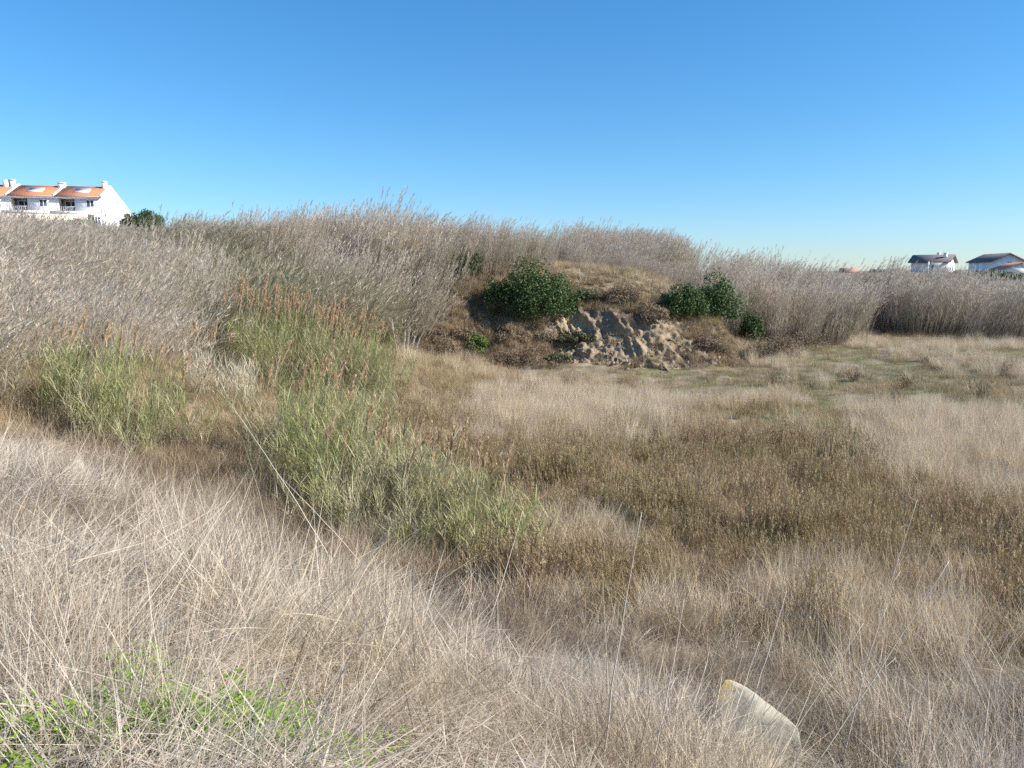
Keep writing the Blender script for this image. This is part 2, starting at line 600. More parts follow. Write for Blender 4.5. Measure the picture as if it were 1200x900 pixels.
at.data.foreach_set('value', np.clip(bare, 0, 1).ravel().astype(np.float32))
tag(cliff, kind='structure', label='eroded ochre earth bank with gullies in the middle of the valley side')

CPTS = np.stack([CX, PY, PZ], -1)


def cliff_pt(x, s):
    j = int(np.clip((x - cx[0]) / 0.075, 0, len(cx) - 1)); i = int(np.clip((s - cs[0]) / 0.06, 0, len(cs) - 1))
    return CPTS[i, j]


# ------------------------------------------------------------------ scatter machinery (for uncountable stuff only)
def scatter(name, protos, pts, rot, scl, label, cat):
    """one 'stuff' object: points carrying rot/scl/idx, instancing the plant meshes with geometry nodes"""
    n = len(pts)
    me = bpy.data.meshes.new(name)
    me.vertices.add(n)
    me.vertices.foreach_set('co', np.asarray(pts, np.float32).ravel())
    a = me.attributes.new('rot', 'FLOAT_VECTOR', 'POINT'); a.data.foreach_set('vector', np.asarray(rot, np.float32).ravel())
    a = me.attributes.new('scl', 'FLOAT_VECTOR', 'POINT'); a.data.foreach_set('vector', np.asarray(scl, np.float32).ravel())
    a = me.attributes.new('idx', 'INT', 'POINT'); a.data.foreach_set('value', rng.integers(0, len(protos), n).astype(np.int32))
    o = bpy.data.objects.new(name, me)
    COL.objects.link(o)
    col = bpy.data.collections.new(name + '_source')
    for k, pm in enumerate(protos):
        po = bpy.data.objects.new('%s_clump' % name, pm)
        col.objects.link(po)
    ng = bpy.data.node_groups.new(name + '_scatter', 'GeometryNodeTree')
    ng.interface.new_socket('Geometry', in_out='INPUT', socket_type='NodeSocketGeometry')
    ng.interface.new_socket('Geometry', in_out='OUTPUT', socket_type='NodeSocketGeometry')
    N = ng.nodes; L = ng.links
    gi, go = N.new('NodeGroupInput'), N.new('NodeGroupOutput')
    ci = N.new('GeometryNodeCollectionInfo'); ci.inputs['Collection'].default_value = col
    ci.inputs['Separate Children'].default_value = True; ci.inputs['Reset Children'].default_value = True
    iop = N.new('GeometryNodeInstanceOnPoints'); iop.inputs['Pick Instance'].default_value = True

    def na(nm, t):
        x = N.new('GeometryNodeInputNamedAttribute'); x.data_type = t; x.inputs['Name'].default_value = nm
        return x.outputs['Attribute']
    e2r = N.new('FunctionNodeEulerToRotation')
    L.new(na('rot', 'FLOAT_VECTOR'), e2r.inputs[0])
    L.new(gi.outputs[0], iop.inputs['Points']); L.new(ci.outputs[0], iop.inputs['Instance'])
    L.new(na('idx', 'INT'), iop.inputs['Instance Index'])
    L.new(e2r.outputs[0], iop.inputs['Rotation']); L.new(na('scl', 'FLOAT_VECTOR'), iop.inputs['Scale'])
    L.new(iop.outputs[0], go.inputs[0])
    md = o.modifiers.new('scatter', 'NODES'); md.node_group = ng
    tag(o, label, cat, kind='stuff')
    return o


def sample(x0, x1, y0, y1, dens):
    n = int((x1 - x0) * (y1 - y0) * dens)
    x = rng.uniform(x0, x1, n); y = rng.uniform(y0, y1, n)
    return x, y


def seen(x, y, z, m=380):
    u, v = project(x, y, z)
    return ((u > -m) & (u < 1200 + m) & (v < 1250) & (y > 0.3)) | (np.hypot(x, y) < 4.5) & (y > -1.0)


def lay(x, y, keep, z=None):
    x, y = x[keep], y[keep]
    z = H(x, y) if z is None else z[keep]
    return np.stack([x, y, z - 0.03], 1)


def uv(x, y):
    """photo position of the ground at (x, y): used to read off which plants grow there"""
    z = H(x, y)
    u, v = project(x, y, z)
    return z, u, v


def rots(n, tilt=0.12, spin=math.pi, azim=0.0):
    return np.stack([rng.normal(0, tilt, n), rng.normal(0, tilt, n), azim + rng.uniform(-spin, spin, n)], 1)


def scls(n, a=0.8, b=1.25, k=None):
    s = rng.uniform(a, b, n)
    if k is not None: s = s * k
    return np.stack([s * rng.uniform(0.85, 1.15, n), s * rng.uniform(0.85, 1.15, n), s * rng.uniform(0.8, 1.2, n)], 1)


# ------------------------------------------------------------------ plant meshes
STRAW = [(0.34, 0.26, 0.17), (0.56, 0.46, 0.32), (0.70, 0.59, 0.43), (0.80, 0.70, 0.53)]
STRAW_GREY = [(0.27, 0.215, 0.16), (0.50, 0.42, 0.33), (0.66, 0.57, 0.46), (0.78, 0.69, 0.57)]
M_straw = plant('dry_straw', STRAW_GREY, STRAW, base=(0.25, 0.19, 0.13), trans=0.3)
M_stalk = plant('dry_stalk', [(0.52, 0.45, 0.36), (0.80, 0.72, 0.60)], trans=0)
M_dark_straw = plant('brown_straw', [(0.14, 0.10, 0.07), (0.24, 0.175, 0.115), (0.36, 0.27, 0.18)], [(0.24, 0.18, 0.12), (0.42, 0.34, 0.24)], trans=0.2)
M_fluff = plant('pale_grass', [(0.55, 0.43, 0.28), (0.70, 0.57, 0.40), (0.80, 0.68, 0.50)], base=(0.30, 0.22, 0.14), trans=0.3)
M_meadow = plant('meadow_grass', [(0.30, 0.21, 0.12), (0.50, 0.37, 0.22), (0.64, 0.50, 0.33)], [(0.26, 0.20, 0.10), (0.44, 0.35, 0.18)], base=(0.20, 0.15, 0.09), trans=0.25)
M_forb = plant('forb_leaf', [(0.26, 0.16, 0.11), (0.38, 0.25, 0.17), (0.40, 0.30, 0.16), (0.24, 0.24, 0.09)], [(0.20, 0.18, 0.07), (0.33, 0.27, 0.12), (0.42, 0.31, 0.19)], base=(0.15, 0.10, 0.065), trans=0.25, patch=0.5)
M_head = plant('forb_seed_head', [(0.42, 0.31, 0.17), (0.58, 0.47, 0.28), (0.70, 0.60, 0.40)], trans=0.3)
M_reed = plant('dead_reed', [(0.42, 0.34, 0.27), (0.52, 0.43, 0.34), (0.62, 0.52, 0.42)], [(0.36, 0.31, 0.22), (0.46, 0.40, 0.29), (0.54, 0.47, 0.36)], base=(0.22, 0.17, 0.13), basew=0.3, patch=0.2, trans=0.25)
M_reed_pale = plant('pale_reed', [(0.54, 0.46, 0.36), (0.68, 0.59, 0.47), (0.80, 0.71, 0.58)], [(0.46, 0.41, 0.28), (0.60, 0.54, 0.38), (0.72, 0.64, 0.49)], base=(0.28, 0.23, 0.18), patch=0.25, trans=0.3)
M_reed_green = plant('fading_reed', [(0.20, 0.20, 0.10), (0.31, 0.30, 0.16), (0.44, 0.40, 0.26)], [(0.34, 0.28, 0.19), (0.52, 0.44, 0.32)], patch=0.5, trans=0.3)
M_rplume = plant('reed_plume', [(0.52, 0.42, 0.32), (0.68, 0.58, 0.46), (0.78, 0.69, 0.56)], trans=0.35)
M_cane = plant('green_cane', [(0.20, 0.24, 0.07), (0.34, 0.38, 0.13), (0.50, 0.49, 0.21), (0.70, 0.62, 0.40)], [(0.31, 0.33, 0.12), (0.46, 0.41, 0.24), (0.66, 0.57, 0.42)], base=(0.50, 0.42, 0.29), basew=0.5, patch=0.6, trans=0.35)
M_cane_stem = plant('cane_stem', [(0.26, 0.28, 0.12), (0.46, 0.42, 0.26)], base=(0.40, 0.34, 0.23), basew=0.5, trans=0)
M_bplume = plant('brown_plume', [(0.46, 0.31, 0.17), (0.60, 0.44, 0.27), (0.72, 0.58, 0.40)], trans=0.3)
M_white_plume = plant('white_plume', [(0.62, 0.54, 0.44), (0.80, 0.74, 0.64)], trans=0.3)
M_bush = plant('mastic_leaf', [(0.025, 0.05, 0.016), (0.05, 0.09, 0.026), (0.08, 0.125, 0.04), (0.11, 0.16, 0.05)], trans=0.2, rough=0.5)
M_bush_l = plant('light_shrub_leaf', [(0.07, 0.11, 0.02), (0.12, 0.18, 0.035), (0.17, 0.24, 0.06)], trans=0.25, rough=0.6)
M_bush_o = plant('olive_shrub_leaf', [(0.08, 0.08, 0.04), (0.14, 0.14, 0.07), (0.20, 0.19, 0.10)], trans=0.2)
M_bush_d = plant('dead_shrub_twig', [(0.13, 0.085, 0.055), (0.25, 0.18, 0.115), (0.40, 0.31, 0.21)], trans=0.05)
M_bark = plant('bark', [(0.10, 0.08, 0.06), (0.18, 0.14, 0.11)], trans=0)
M_herb = plant('green_herb', [(0.12, 0.22, 0.015), (0.22, 0.36, 0.03), (0.34, 0.48, 0.06)], trans=0.35, rough=0.6)
M_turf = plant('short_turf', [(0.13, 0.15, 0.05), (0.24, 0.26, 0.11), (0.36, 0.34, 0.19)], [(0.26, 0.22, 0.13), (0.42, 0.36, 0.24)], trans=0.3)


def disc(n, r):
    a = rng.uniform(0, 2 * math.pi, n); d = r * np.sqrt(rng.random(n))
    return np.stack([d * np.cos(a), d * np.sin(a), np.zeros(n)], 1)


def two_mat(mbs, name):
    """join several MB with their own material into one mesh"""
    mb = MB(); mi = []
    mats = []
    me_faces = []
    for b, m in mbs:
        off = mb.n
        mats.append(m)
        for v, r_, h_ in zip(b.v, b.rnd, b.h):
            mb.v.append(v); mb.rnd.append(r_); mb.h.append(h_)
        for f in b.f4: mb.f4.append(f + off); me_faces.append(np.full(len(f), len(mats) - 1))
        mb.n += b.n
    me = mb.mesh(name, mats)
    me.polygons.foreach_set('material_index', np.concatenate(me_faces).astype(np.int32))
    return me


def p_dry(n=52, r=0.16, L=(0.35, 0.85), w=0.0036, lean=0.35, curve=0.9, mat=None, wind=0.0):
    b = MB()
    az = rng.uniform(-math.pi, math.pi, n)
    if wind: az = np.where(rng.random(n) < wind, rng.normal(0.1, 0.5, n), az)
    b.blades(disc(n, r), az, np.abs(rng.normal(0, lean, n)), rng.uniform(*L, n), w * rng.uniform(0.6, 1.5, n), rng.uniform(0, curve, n) * rng.choice([1, 1, -0.5], n), 4)
    k = n // 3                                               # fallen, crossing straws
    p = disc(k, r * 1.3); p[:, 2] = rng.uniform(0.02, 0.3, k)
    b.blades(p, rng.uniform(-math.pi, math.pi, k), rng.uniform(0.9, 1.5, k), rng.uniform(0.2, 0.55, k), w * rng.uniform(0.7, 1.6, k), rng.uniform(-0.3, 0.5, k), 3)
    return b.mesh('dry_tuft', mat or M_straw)


def p_stalks(n=5):
    b = MB()
    L = rng.uniform(0.6, 0.95, n)
    base = disc(n, 0.2)
    az = rng.normal(0.1, 0.9, n); ln = np.abs(rng.normal(0.25, 0.2, n)); cu = rng.uniform(-0.1, 0.5, n)
    b.blades(base, az, ln, L, 0.0045, cu, 5, taper=0.35, face=rng.uniform(0, 3, n))
    b.blades(base, az, ln, L, 0.004, cu, 5, taper=0.35, face=rng.uniform(0, 3, n))
    return b.mesh('stalk_tuft', M_stalk)


def p_hair(n=90, r=0.2, L=(0.35, 0.7), w=0.0035, mat=None, lean=0.3, wind=0.6):
    b = MB()
    az = np.where(rng.random(n) < wind, rng.normal(0.2, 0.7, n), rng.uniform(-math.pi, math.pi, n))
    b.blades(disc(n, r), az, np.abs(rng.normal(0, lean, n)), rng.uniform(*L, n), w * rng.uniform(0.6, 1.4, n), rng.uniform(0.2, 1.1, n), 3)
    return b.mesh('grass_tuft', mat or M_fluff)


def p_forb(n=12, r=0.22, hh=(0.3, 0.8), green=0.5):
    st, hd = MB(), MB()
    base = disc(n, r); L = rng.uniform(*hh, n)
    az = rng.uniform(-3.1, 3.1, n); ln = np.abs(rng.normal(0, 0.2, n))
    rn = rng.random(n)
    st.blades(base, az, ln, L, 0.009, 0.1, 3, taper=0.3, rnd=rn)
    st.blades(base, az, ln, L, 0.009, 0.1, 3, taper=0.3, rnd=rn, face=az)
    for i in range(n):
        d = np.array([math.sin(ln[i]) * math.cos(az[i]), math.sin(ln[i]) * math.sin(az[i]), math.cos(ln[i])])
        k = 26
        t = rng.uniform(0.2, 0.95, k)
        c = base[i] + d * (t * L[i])[:, None]
        st.blades(c, rng.uniform(-3.1, 3.1, k), rng.uniform(0.3, 0.9, k), rng.uniform(0.04, 0.085, k) * (1.2 - 0.5 * t), 0.011, 0.3, 1, rnd=np.clip(rn[i] + rng.normal(0, 0.2, k), 0, 1), h0=0.5, h1=0.8, taper=0.4)
        k = 12
        t = rng.uniform(0.84, 1.03, k)
        c = base[i] + d * (t * L[i])[:, None]
        hd.blades(c, rng.uniform(-3.1, 3.1, k), rng.uniform(0.15, 0.7, k), rng.uniform(0.02, 0.04, k), 0.008, 0.2, 1, taper=0.5, rnd=rn[(i * 3) % n])
    return two_mat([(st, M_forb), (hd, M_head)], 'forb_tuft')


def reed_parts(n, r, Lr, lf, pl, lean=(0.06, 0.26), nleaf=14, leafL=(0.4, 0.75), leafW=0.022, stemW=0.022, plume=0.7, wind=0.85, stem_b=None, leafA=(0.15, 0.6), leafC=(0.2, 0.9), scurve=(0.1, 0.55)):
    srnd = rng.random(n)
    base = disc(n, r); L = rng.uniform(*Lr, n)
    az = rng.normal(0.0, 0.55, n); ln = rng.uniform(*lean, n); cu = rng.uniform(*scurve, n)
    face = rng.uniform(0, 3.1, n)
    sb = stem_b or lf
    sb.blades(base, az, ln, L, stemW, cu, 5, taper=0.4, face=face, rnd=srnd)
    sb.blades(base, az, ln, L, stemW, cu, 5, taper=0.4, face=face + 1.57, rnd=srnd)
    tops = []
    for i in range(n):
        t = np.linspace(0, 1, 9); th = ln[i] + cu[i] * (t + 0.05) ** 1.3
        d = np.stack([np.sin(th) * math.cos(az[i]), np.sin(th) * math.sin(az[i]), np.cos(th)], 1) * (L[i] / 8)
        path = base[i] + np.vstack([np.zeros(3), np.cumsum(d[:-1], 0)])
        tl = rng.uniform(0.25, 0.97, nleaf)
        c = np.stack([np.interp(tl, t, path[:, k]) for k in range(3)], 1)
        la = np.where(rng.random(nleaf) < wind, rng.normal(0.1, 0.6, nleaf), rng.uniform(-3.1, 3.1, nleaf))
        lf.blades(c, la, rng.uniform(*leafA, nleaf), rng.uniform(*leafL, nleaf) * (1.15 - 0.4 * tl), leafW * rng.uniform(0.6, 1.2, nleaf), rng.uniform(*leafC, nleaf), 3,
                  h0=tl * 0.8, h1=tl * 0.8 + 0.2, taper=0.8, w0=0.5, rnd=np.clip(srnd[i] + rng.normal(0, 0.16, nleaf), 0, 1))
        if rng.random() < plume:
            k = 16
            tt = rng.uniform(0, 0.4, k)
            tip = path[-1]; dd = d[-1] / (L[i] / 8)
            pl.blades(tip - 0.05 * dd + dd * tt[:, None], rng.normal(0.1, 0.8, k), rng.uniform(0.1, 0.5, k) + th[-1] * 0.6, rng.uniform(0.1, 0.26, k), 0.022, 0.4, 2, taper=0.7)
            tops.append((tip, az[i], th[-1]))
    return tops


def p_reed(mat, n=11, r=0.5, Lr=(2.7, 3.6), **kw):
    lf, pl = MB(), MB()
    reed_parts(n, r, Lr, lf, pl, **kw)
    if not pl.v: pl.blades(np.zeros((1, 3)), 0, 0, 0.1, 0.01, 0)
    return two_mat([(lf, mat), (pl, M_rplume)], 'reed_clump')


def p_herb():
    b = MB()
    n = 30
    base = disc(n, 0.1)
    for i in range(n):
        hgt = rng.uniform(0.05, 0.16)
        c = base[i] + [0, 0, hgt]
        az = rng.uniform(0, 6.28)
        b.blades(base[i:i + 1], az, 0.2, hgt, 0.003, 0.1, 1)
        for k in range(3):
            a = az + k * 2.094
            b.blades(c[None], a, 1.1, rng.uniform(0.013, 0.022), 0.014, 0.3, 2, taper=0.25, face=a + 1.57, w0=0.5)
    return b.mesh('herb_tuft', M_herb)


def p_turf():
    b = MB(); n = 60
    b.blades(disc(n, 0.3), rng.uniform(-3, 3, n), rng.uniform(0.1, 0.9, n), rng.uniform(0.06, 0.2, n), 0.012, 0.6, 2)
    return b.mesh('turf_tuft', M_turf)


# ------------------------------------------------------------------ zones read from the photo (ground positions)
P_DRY = [(-900, 515), (0, 515), (100, 545), (200, 600), (330, 668), (430, 700), (560, 705), (700, 735), (800, 752), (1000, 775), (1200, 775), (2300, 800), (2300, 4000), (-900, 4000)]
P_DITCH = [(100, 545), (180, 500), (300, 560), (420, 620), (500, 680), (560, 705), (430, 700), (330, 668), (200, 600)]
P_FORB = [(430, 470), (560, 480), (660, 512), (800, 500), (900, 500), (1000, 520), (1060, 560), (1150, 600), (1300, 580), (2300, 560), (2300, 800), (1200, 775), (1000, 775), (800, 752), (700, 735), (560, 705), (470, 640), (420, 560)]
P_PALE = [(560, 470), (640, 460), (760, 468), (790, 500), (740, 520), (640, 512), (540, 500)]
P_PALE2 = [(960, 520), (1100, 500), (1300, 480), (1300, 580), (1150, 600), (1060, 575)]


def zw(u, v, poly, jx=25, jy=10):
    n = u.shape
    return inpoly(u + rng.normal(0, jx, n), v + rng.normal(0, jy, n), poly)


# foreground and bank: dry grass
PR = [p_dry() for _ in range(6)] + [p_dry(36, 0.2, (0.5, 1.0), 0.0031, 0.45, 1.2, wind=0.6) for _ in range(4)] + [p_stalks(3)]
PR_MID = [p_dry(34, 0.17, (0.3, 0.8), 0.0054, 0.4, 1.1) for _ in range(7)] + [p_dry(28, 0.2, (0.4, 0.95), 0.0056, 0.5, 1.3, wind=0.6) for _ in range(4)] + [p_stalks(2)]


BLK = G(882, 868)


def bank_grass(name, protos, r0, r1, dens, k, label):
    x, y = sample(-r1 - 2, r1 + 4, -1.2, r1, dens)
    z, u, v = uv(x, y)
    rr = np.hypot(x, y)
    inz = zw(u, v, P_DRY, 20, 8) | (y < 2)
    thin = 0.25 + 0.85 * sst(0.35, 0.58, fbm(x * 0.9, y * 0.9, 77, 3))
    sparse = np.where((rr < 4.2) & (x < 0.1), 0.42, 1.0) * np.where((np.abs(x - BLK[0] + 0.05) < 0.6) & (y < BLK[1] + 0.1) & (y > BLK[1] - 1.1), 0.05, 1.0)         # herbs show between the straws
    p = lay(x, y, inz & (rr >= r0) & (rr < r1) & (rr > 1.3) & seen(x, y, z) & (rng.random(len(x)) < thin * sparse), z)
    X, Y = p[:, 0], p[:, 1]
    kk = k * (1 + 0.22 * sst(0.5, -2.5, X)) * np.clip(np.hypot(X, Y) / 3.6, 0.42, 1) * (0.55 + 0.85 * sst(0.3, 0.68, fbm(X * 0.8, Y * 0.8, 5, 3)))
    rt = rots(len(p), 0.2); rt[:, 2] *= 0.25                     # wind-laid swaths
    rt[:, 0] += (fbm(X * 0.55, Y * 0.55, 101, 3) - 0.5) * 2.6
    rt[:, 1] += (fbm(X * 0.55, Y * 0.55, 111, 3) - 0.42) * 2.8 + 0.22 * sst(1, -3, X)
    scatter(name, protos, p, rt, scls(len(p), 0.8, 1.2, kk), label, 'grass')


bank_grass('near_grass', PR, 0, 5.2, 42, 0.84, 'tangled straw coloured dry grass right in front, with single crossing straws')
bank_grass('bank_grass', PR_MID, 5.0, 9, 30, 0.88, 'pale dry grass lying in swaths over the middle of the near bank and around the block')
bank_grass('crest_grass', PR_MID, 9, 18, 20, 0.85, 'fine dry grass on the far crest of the left bank above the ditch')

# litter of fallen straws on the near bank
lit = []
for _ in range(4):
    b = MB(); n = 60
    p = disc(n, 0.25); p[:, 2] = rng.uniform(0.005, 0.07, n)
    b.blades(p, rng.uniform(-3.14, 3.14, n), rng.uniform(1.35, 1.6, n), rng.uniform(0.12, 0.45, n), rng.uniform(0.003, 0.007, n), rng.uniform(-0.15, 0.15, n), 2, taper=0.3)
    lit.append(b.mesh('straw_litter', M_straw))
x, y = sample(-7, 6, -1, 8, 26)
z = H(x, y)
p = lay(x, y, seen(x, y, z) & (np.hypot(x, y) > 0.8), z); p[:, 2] += 0.03
scatter('straw_litter', lit, p, rots(len(p), 0.1), scls(len(p), 0.8, 1.3), 'fallen straws lying on the soil of the near bank', 'litter')

# brown grass between the pale swaths
PR = [p_dry(50, 0.22, (0.3, 0.7), 0.0045, 0.5, 1.2, mat=M_dark_straw) for _ in range(4)]
x, y = sample(-14, 14, 3.5, 15, 14)
z, u, v = uv(x, y)
nb = ~((np.abs(x - BLK[0] + 0.05) < 0.6) & (y < BLK[1] + 0.1) & (y > BLK[1] - 1.0))
p = lay(x, y, nb & zw(u, v, P_DRY, 20, 8) & seen(x, y, z) & (rng.random(len(x)) < sst(0.50, 0.62, fbm(x * 0.45, y * 0.45, 88, 3)) * (0.35 + 0.65 * sst(-3, 1, x))), z)
scatter('brown_grass', PR, p, rots(len(p), 0.25), scls(len(p), 0.7, 1.1), 'brown grass in patches between the pale swaths of the near ground', 'grass')

# ditch: long brown grass
PR = [p_dry(60, 0.25, (0.3, 0.65), 0.006, 0.4, 1.3, mat=M_dark_straw) for _ in range(5)]
x, y = sample(-12, 3, 8, 20, 18)
z, u, v = uv(x, y)
p = lay(x, y, zw(u, v, P_DITCH, 15, 8), z)
scatter('ditch_grass', PR, p, rots(len(p), 0.2), scls(len(p)), 'soft brown long grass in the shaded ditch below the bank', 'grass')

# meadow base grass
PR = [p_hair(80, 0.28, (0.2, 0.5), 0.006, M_meadow, 0.4, 0.3) for _ in range(6)]
pts = []
for (y0, y1, dens) in ((8, 20, 14), (20, 34, 9), (34, 62, 5)):
    x, y = sample(-16, 48, y0, y1, dens)
    z, u, v = uv(x, y)
    gz = zone_green(x, y)
    keep = seen(x, y, z) & ~inpoly(u, v, P_DRY) & (rng.random(len(x)) < 1 - 0.6 * gz)
    keep &= ~((y - cliff_base(x) > 0) & (cliff_amp(x) > 0.3))
    pts.append(lay(x, y, keep, z))
p = np.concatenate(pts)
kk = 0.7 + 0.7 * vnoise(p[:, 0] * 0.5, p[:, 1] * 0.5, 8)
scatter('meadow_grass', PR, p, rots(len(p), 0.15), scls(len(p), 0.8, 1.2, kk), 'brownish dry meadow grass on the valley floor', 'grass')

# turf
PR = [p_turf() for _ in range(4)]
x, y = sample(2, 48, 20, 56, 7)
z, u, v = uv(x, y)
p = lay(x, y, seen(x, y, z) & (rng.random(len(x)) < zone_green(x, y) * sst(0.35, 0.6, fbm(x * 0.35, y * 0.35, 12))), z)
scatter('short_turf', PR, p, rots(len(p), 0.1), scls(len(p)), 'short greenish turf patches in the far right of the meadow', 'turf')

# pale fluffy grass
PR = [p_hair(120, 0.3, (0.45, 0.85), 0.006, M_fluff, 0.3, 0.7) for _ in range(5)]
pts = []
for (y0, y1, dens) in ((8, 20, 9), (20, 34, 8), (34, 56, 4)):
    x, y = sample(-8, 40, y0, y1, dens)
    z, u, v = uv(x, y)
    nz = fbm(x * 0.22, y * 0.3, 21)
    zf = inpoly(u, v, P_FORB)
    pr = np.where(zw(u, v, P_PALE) | zw(u, v, P_PALE2), 0.95, np.where(zf, sst(0.60, 0.70, nz), sst(0.52, 0.62, nz) * 0.7))
    keep = seen(x, y, z) & ~inpoly(u, v, P_DRY) & (rng.random(len(x)) < pr) & ~((y - cliff_base(x) > -0.3) & (cliff_amp(x) > 0.3)) & (x > -6)
    pts.append(lay(x, y, keep, z))
p = np.concatenate(pts)
scatter('pale_grass', PR, p, rots(len(p), 0.12, 0.8), scls(len(p)), 'pale beige feathery grass in drifts across the meadow', 'grass')

# forbs
PR = [p_forb() for _ in range(8)]
pts = []
for (y0, y1, dens) in ((7, 14, 17), (14, 22, 12), (22, 34, 7)):
    x, y = sample(-9, 30, y0, y1, dens)
    z, u, v = uv(x, y)
    nz = fbm(x * 0.3, y * 0.3, 33)
    keep = seen(x, y, z) & zw(u, v, P_FORB, 25, 9) & ~zw(u, v, P_PALE) & ~zw(u, v, P_PALE2) & (rng.random(len(x)) < (0.3 + 0.7 * sst(0.38, 0.55, nz)) * (0.35 + 0.65 * sst(0.36, 0.5, fbm(x * 1.1, y * 1.1, 35, 3))))
    pts.append(lay(x, y, keep, z))
p = np.concatenate(pts)
kk = 0.45 + 1.05 * fbm(p[:, 0] * 0.7, p[:, 1] * 0.7, 18, 3)
scatter('seeding_forbs', PR, p, rots(len(p), 0.08), scls(len(p), 0.85, 1.15, kk), 'upright brown and olive forbs with pale seed heads filling the meadow', 'wild plants')

# herbs in the bottom left corner
PR = [p_herb() for _ in range(5)]
x, y = sample(-4.5, 0.8, 0.8, 4.2, 260)
z, u, v = uv(x, y)
nz = fbm(x * 1.6, y * 1.6, 44)
lim = 900 - 130 * sst(520, 60, u) if False else 900 - 110 * (1 - sst(60, 520, u))
p = lay(x, y, (v > lim - 25) & (u < 560) & (rng.random(len(x)) < sst(0.50, 0.58, nz) * 0.85 * (1 - sst(300, 480, u))), z)
scatter('green_herbs', PR, p, rots(len(p), 0.15), scls(len(p), 0.8, 1.4), 'bright green clover-like herbs among the straw at lower left', 'herbs')

# ------------------------------------------------------------------ reeds
PR_dead = [p_reed(M_reed) for _ in range(6)]
PR_pale = [p_reed(M_reed_pale, 16, 0.55, (1.1, 2.2), leafL=(0.3, 0.65), leafW=0.014, stemW=0.012, lean=(0.1, 0.55), nleaf=13, leafA=(0.2, 0.8)) for _ in range(6)]
PR_gr = [p_reed(M_reed_green, 10, 0.5, (1.6, 2.8), plume=0.15, lean=(0.1, 0.7), nleaf=14, leafW=0.034, leafA=(0.4, 1.1)) for _ in range(5)]


def reeds(name, protos, poly, dens, label, k=(0.85, 1.15), spin=0.5, hk=None, margin=300, prob=None, sway=1.1):
    poly = np.asarray(poly, float)
    x, y = sample(poly[:, 0].min(), poly[:, 0].max(), poly[:, 1].min(), poly[:, 1].max(), dens)
    z = H(x, y)
    jx = x + rng.normal(0, 0.5, len(x)); jy = y + rng.normal(0, 0.5, len(x))
    keep = inpoly(jx, jy, poly) & seen(x, y, z, margin)
    if prob is not None: keep &= rng.random(len(x)) < prob(x, y)
    p = lay(x, y, keep, z)
    kk = 1.0 if hk is None else hk(p[:, 0], p[:, 1])
    rt = rots(len(p), 0.06, spin)
    rt[:, 2] += (fbm(p[:, 0] * 0.16, p[:, 1] * 0.16, 201, 3) - 0.5) * 1.6
    rt[:, 1] += (fbm(p[:, 0] * 0.3, p[:, 1] * 0.3, 211, 3) - 0.42) * sway
    rt[:, 0] += (fbm(p[:, 0] * 0.3, p[:, 1] * 0.3, 221, 3) - 0.5) * sway * 0.7
    kk = kk * (0.84 + 0.32 * fbm(p[:, 0] * 0.45, p[:, 1] * 0.45, 231, 3))
    return scatter(name, protos, p, rt, scls(len(p), k[0], k[1], kk), label, 'reeds')


g = lambda u, v: tuple(G(u, v))
# hillside stand left of the cliff, up to the skyline
poly = [g(330, 345), g(380, 385), g(440, 402), g(490, 402), (-4.9, 40.5), (-4.4, 43.2), (-3.4, 45.0), (-1, 46.2), (1.4, 47.0), (2.6, 49), (1.8, 58), (-6, 64), (-16, 64), (-26, 60), (-22, 50), (-17, 44)]
reeds('hillside_reeds', PR_dead, poly, 4.2, 'tall dead grey reeds leaning right on the hillside left of the cliff',
      hk=lambda x, y: 0.86 - 0.2 * sst(-13, -20, x) + 0.42 * np.exp(-((x + 7.6) / 1.9) ** 2 - ((y - 48) / 6) ** 2) + 0.14 * (fbm(x * 0.25, y * 0.25, 3) - 0.5) * 2 - 0.26 * sst(-6, -2, x))
# stand behind the cliff top
poly = [(3.6, 66), (3.4, 57), (8, 54), (12.0, 57), (14.6, 66), (16, 76), (4.5, 78)]
reeds('far_reeds', PR_dead, poly, 5, 'compact stand of pale reeds on the skyline behind the cliff top', hk=lambda x, y: 0.52 + 0.36 * sst(56, 66, y), spin=0.3, sway=0.5)
# right hand stand
poly = [(12.2, 46.5), (14.5, 48.5), (18, 49), (22, 51), (25, 54.5), (28, 56.0), (33, 53.5), (40, 52.5), (60, 54), (60, 68), (30, 68), (17.5, 66), (14.0, 60), (11.6, 52)]
reeds('valley_reeds', PR_dead, poly, 3.2, 'long belt of dead grey reeds along the right edge of the meadow',
      prob=lambda x, y: 1.0 * ~((x > 23.6) & (x < 27.6) & (y < 59)), hk=lambda x, y: 0.96 + 0.04 * sst(14, 20, x) + 0.2 * (fbm(x * 0.2, y * 0.2, 4) - 0.5))
# pale short reeds of the left slope
poly = [g(-150, 485), g(0, 475), g(60, 462), g(150, 450), g(245, 432), g(262, 350), (-19, 46), (-22, 52), (-28, 62), (-26, 66), (-32, 76), (-75, 78), (-75, 45), (-40, 25), (-22, 17)]
reeds('slope_reeds', PR_pale, poly, 4.2, 'pale silvery dry reeds covering the long slope below the terraced houses', spin=0.6, hk=lambda x, y: 1.0 - 0.42 * sst(40, 62, y), prob=lambda x, y: 0.55 + 0.45 * sst(0.38, 0.55, fbm(x * 0.25, y * 0.25, 66)))
# fading green reeds between
poly = [g(255, 350), g(240, 425), g(320, 415), g(400, 410), g(450, 408), g(350, 345), g(330, 325), (-16, 50), (-20, 50), (-21, 44)]
reeds('fading_reeds', PR_gr, poly, 4.5, 'olive green fading reeds lying over on the middle of the left hillside', spin=1.0)
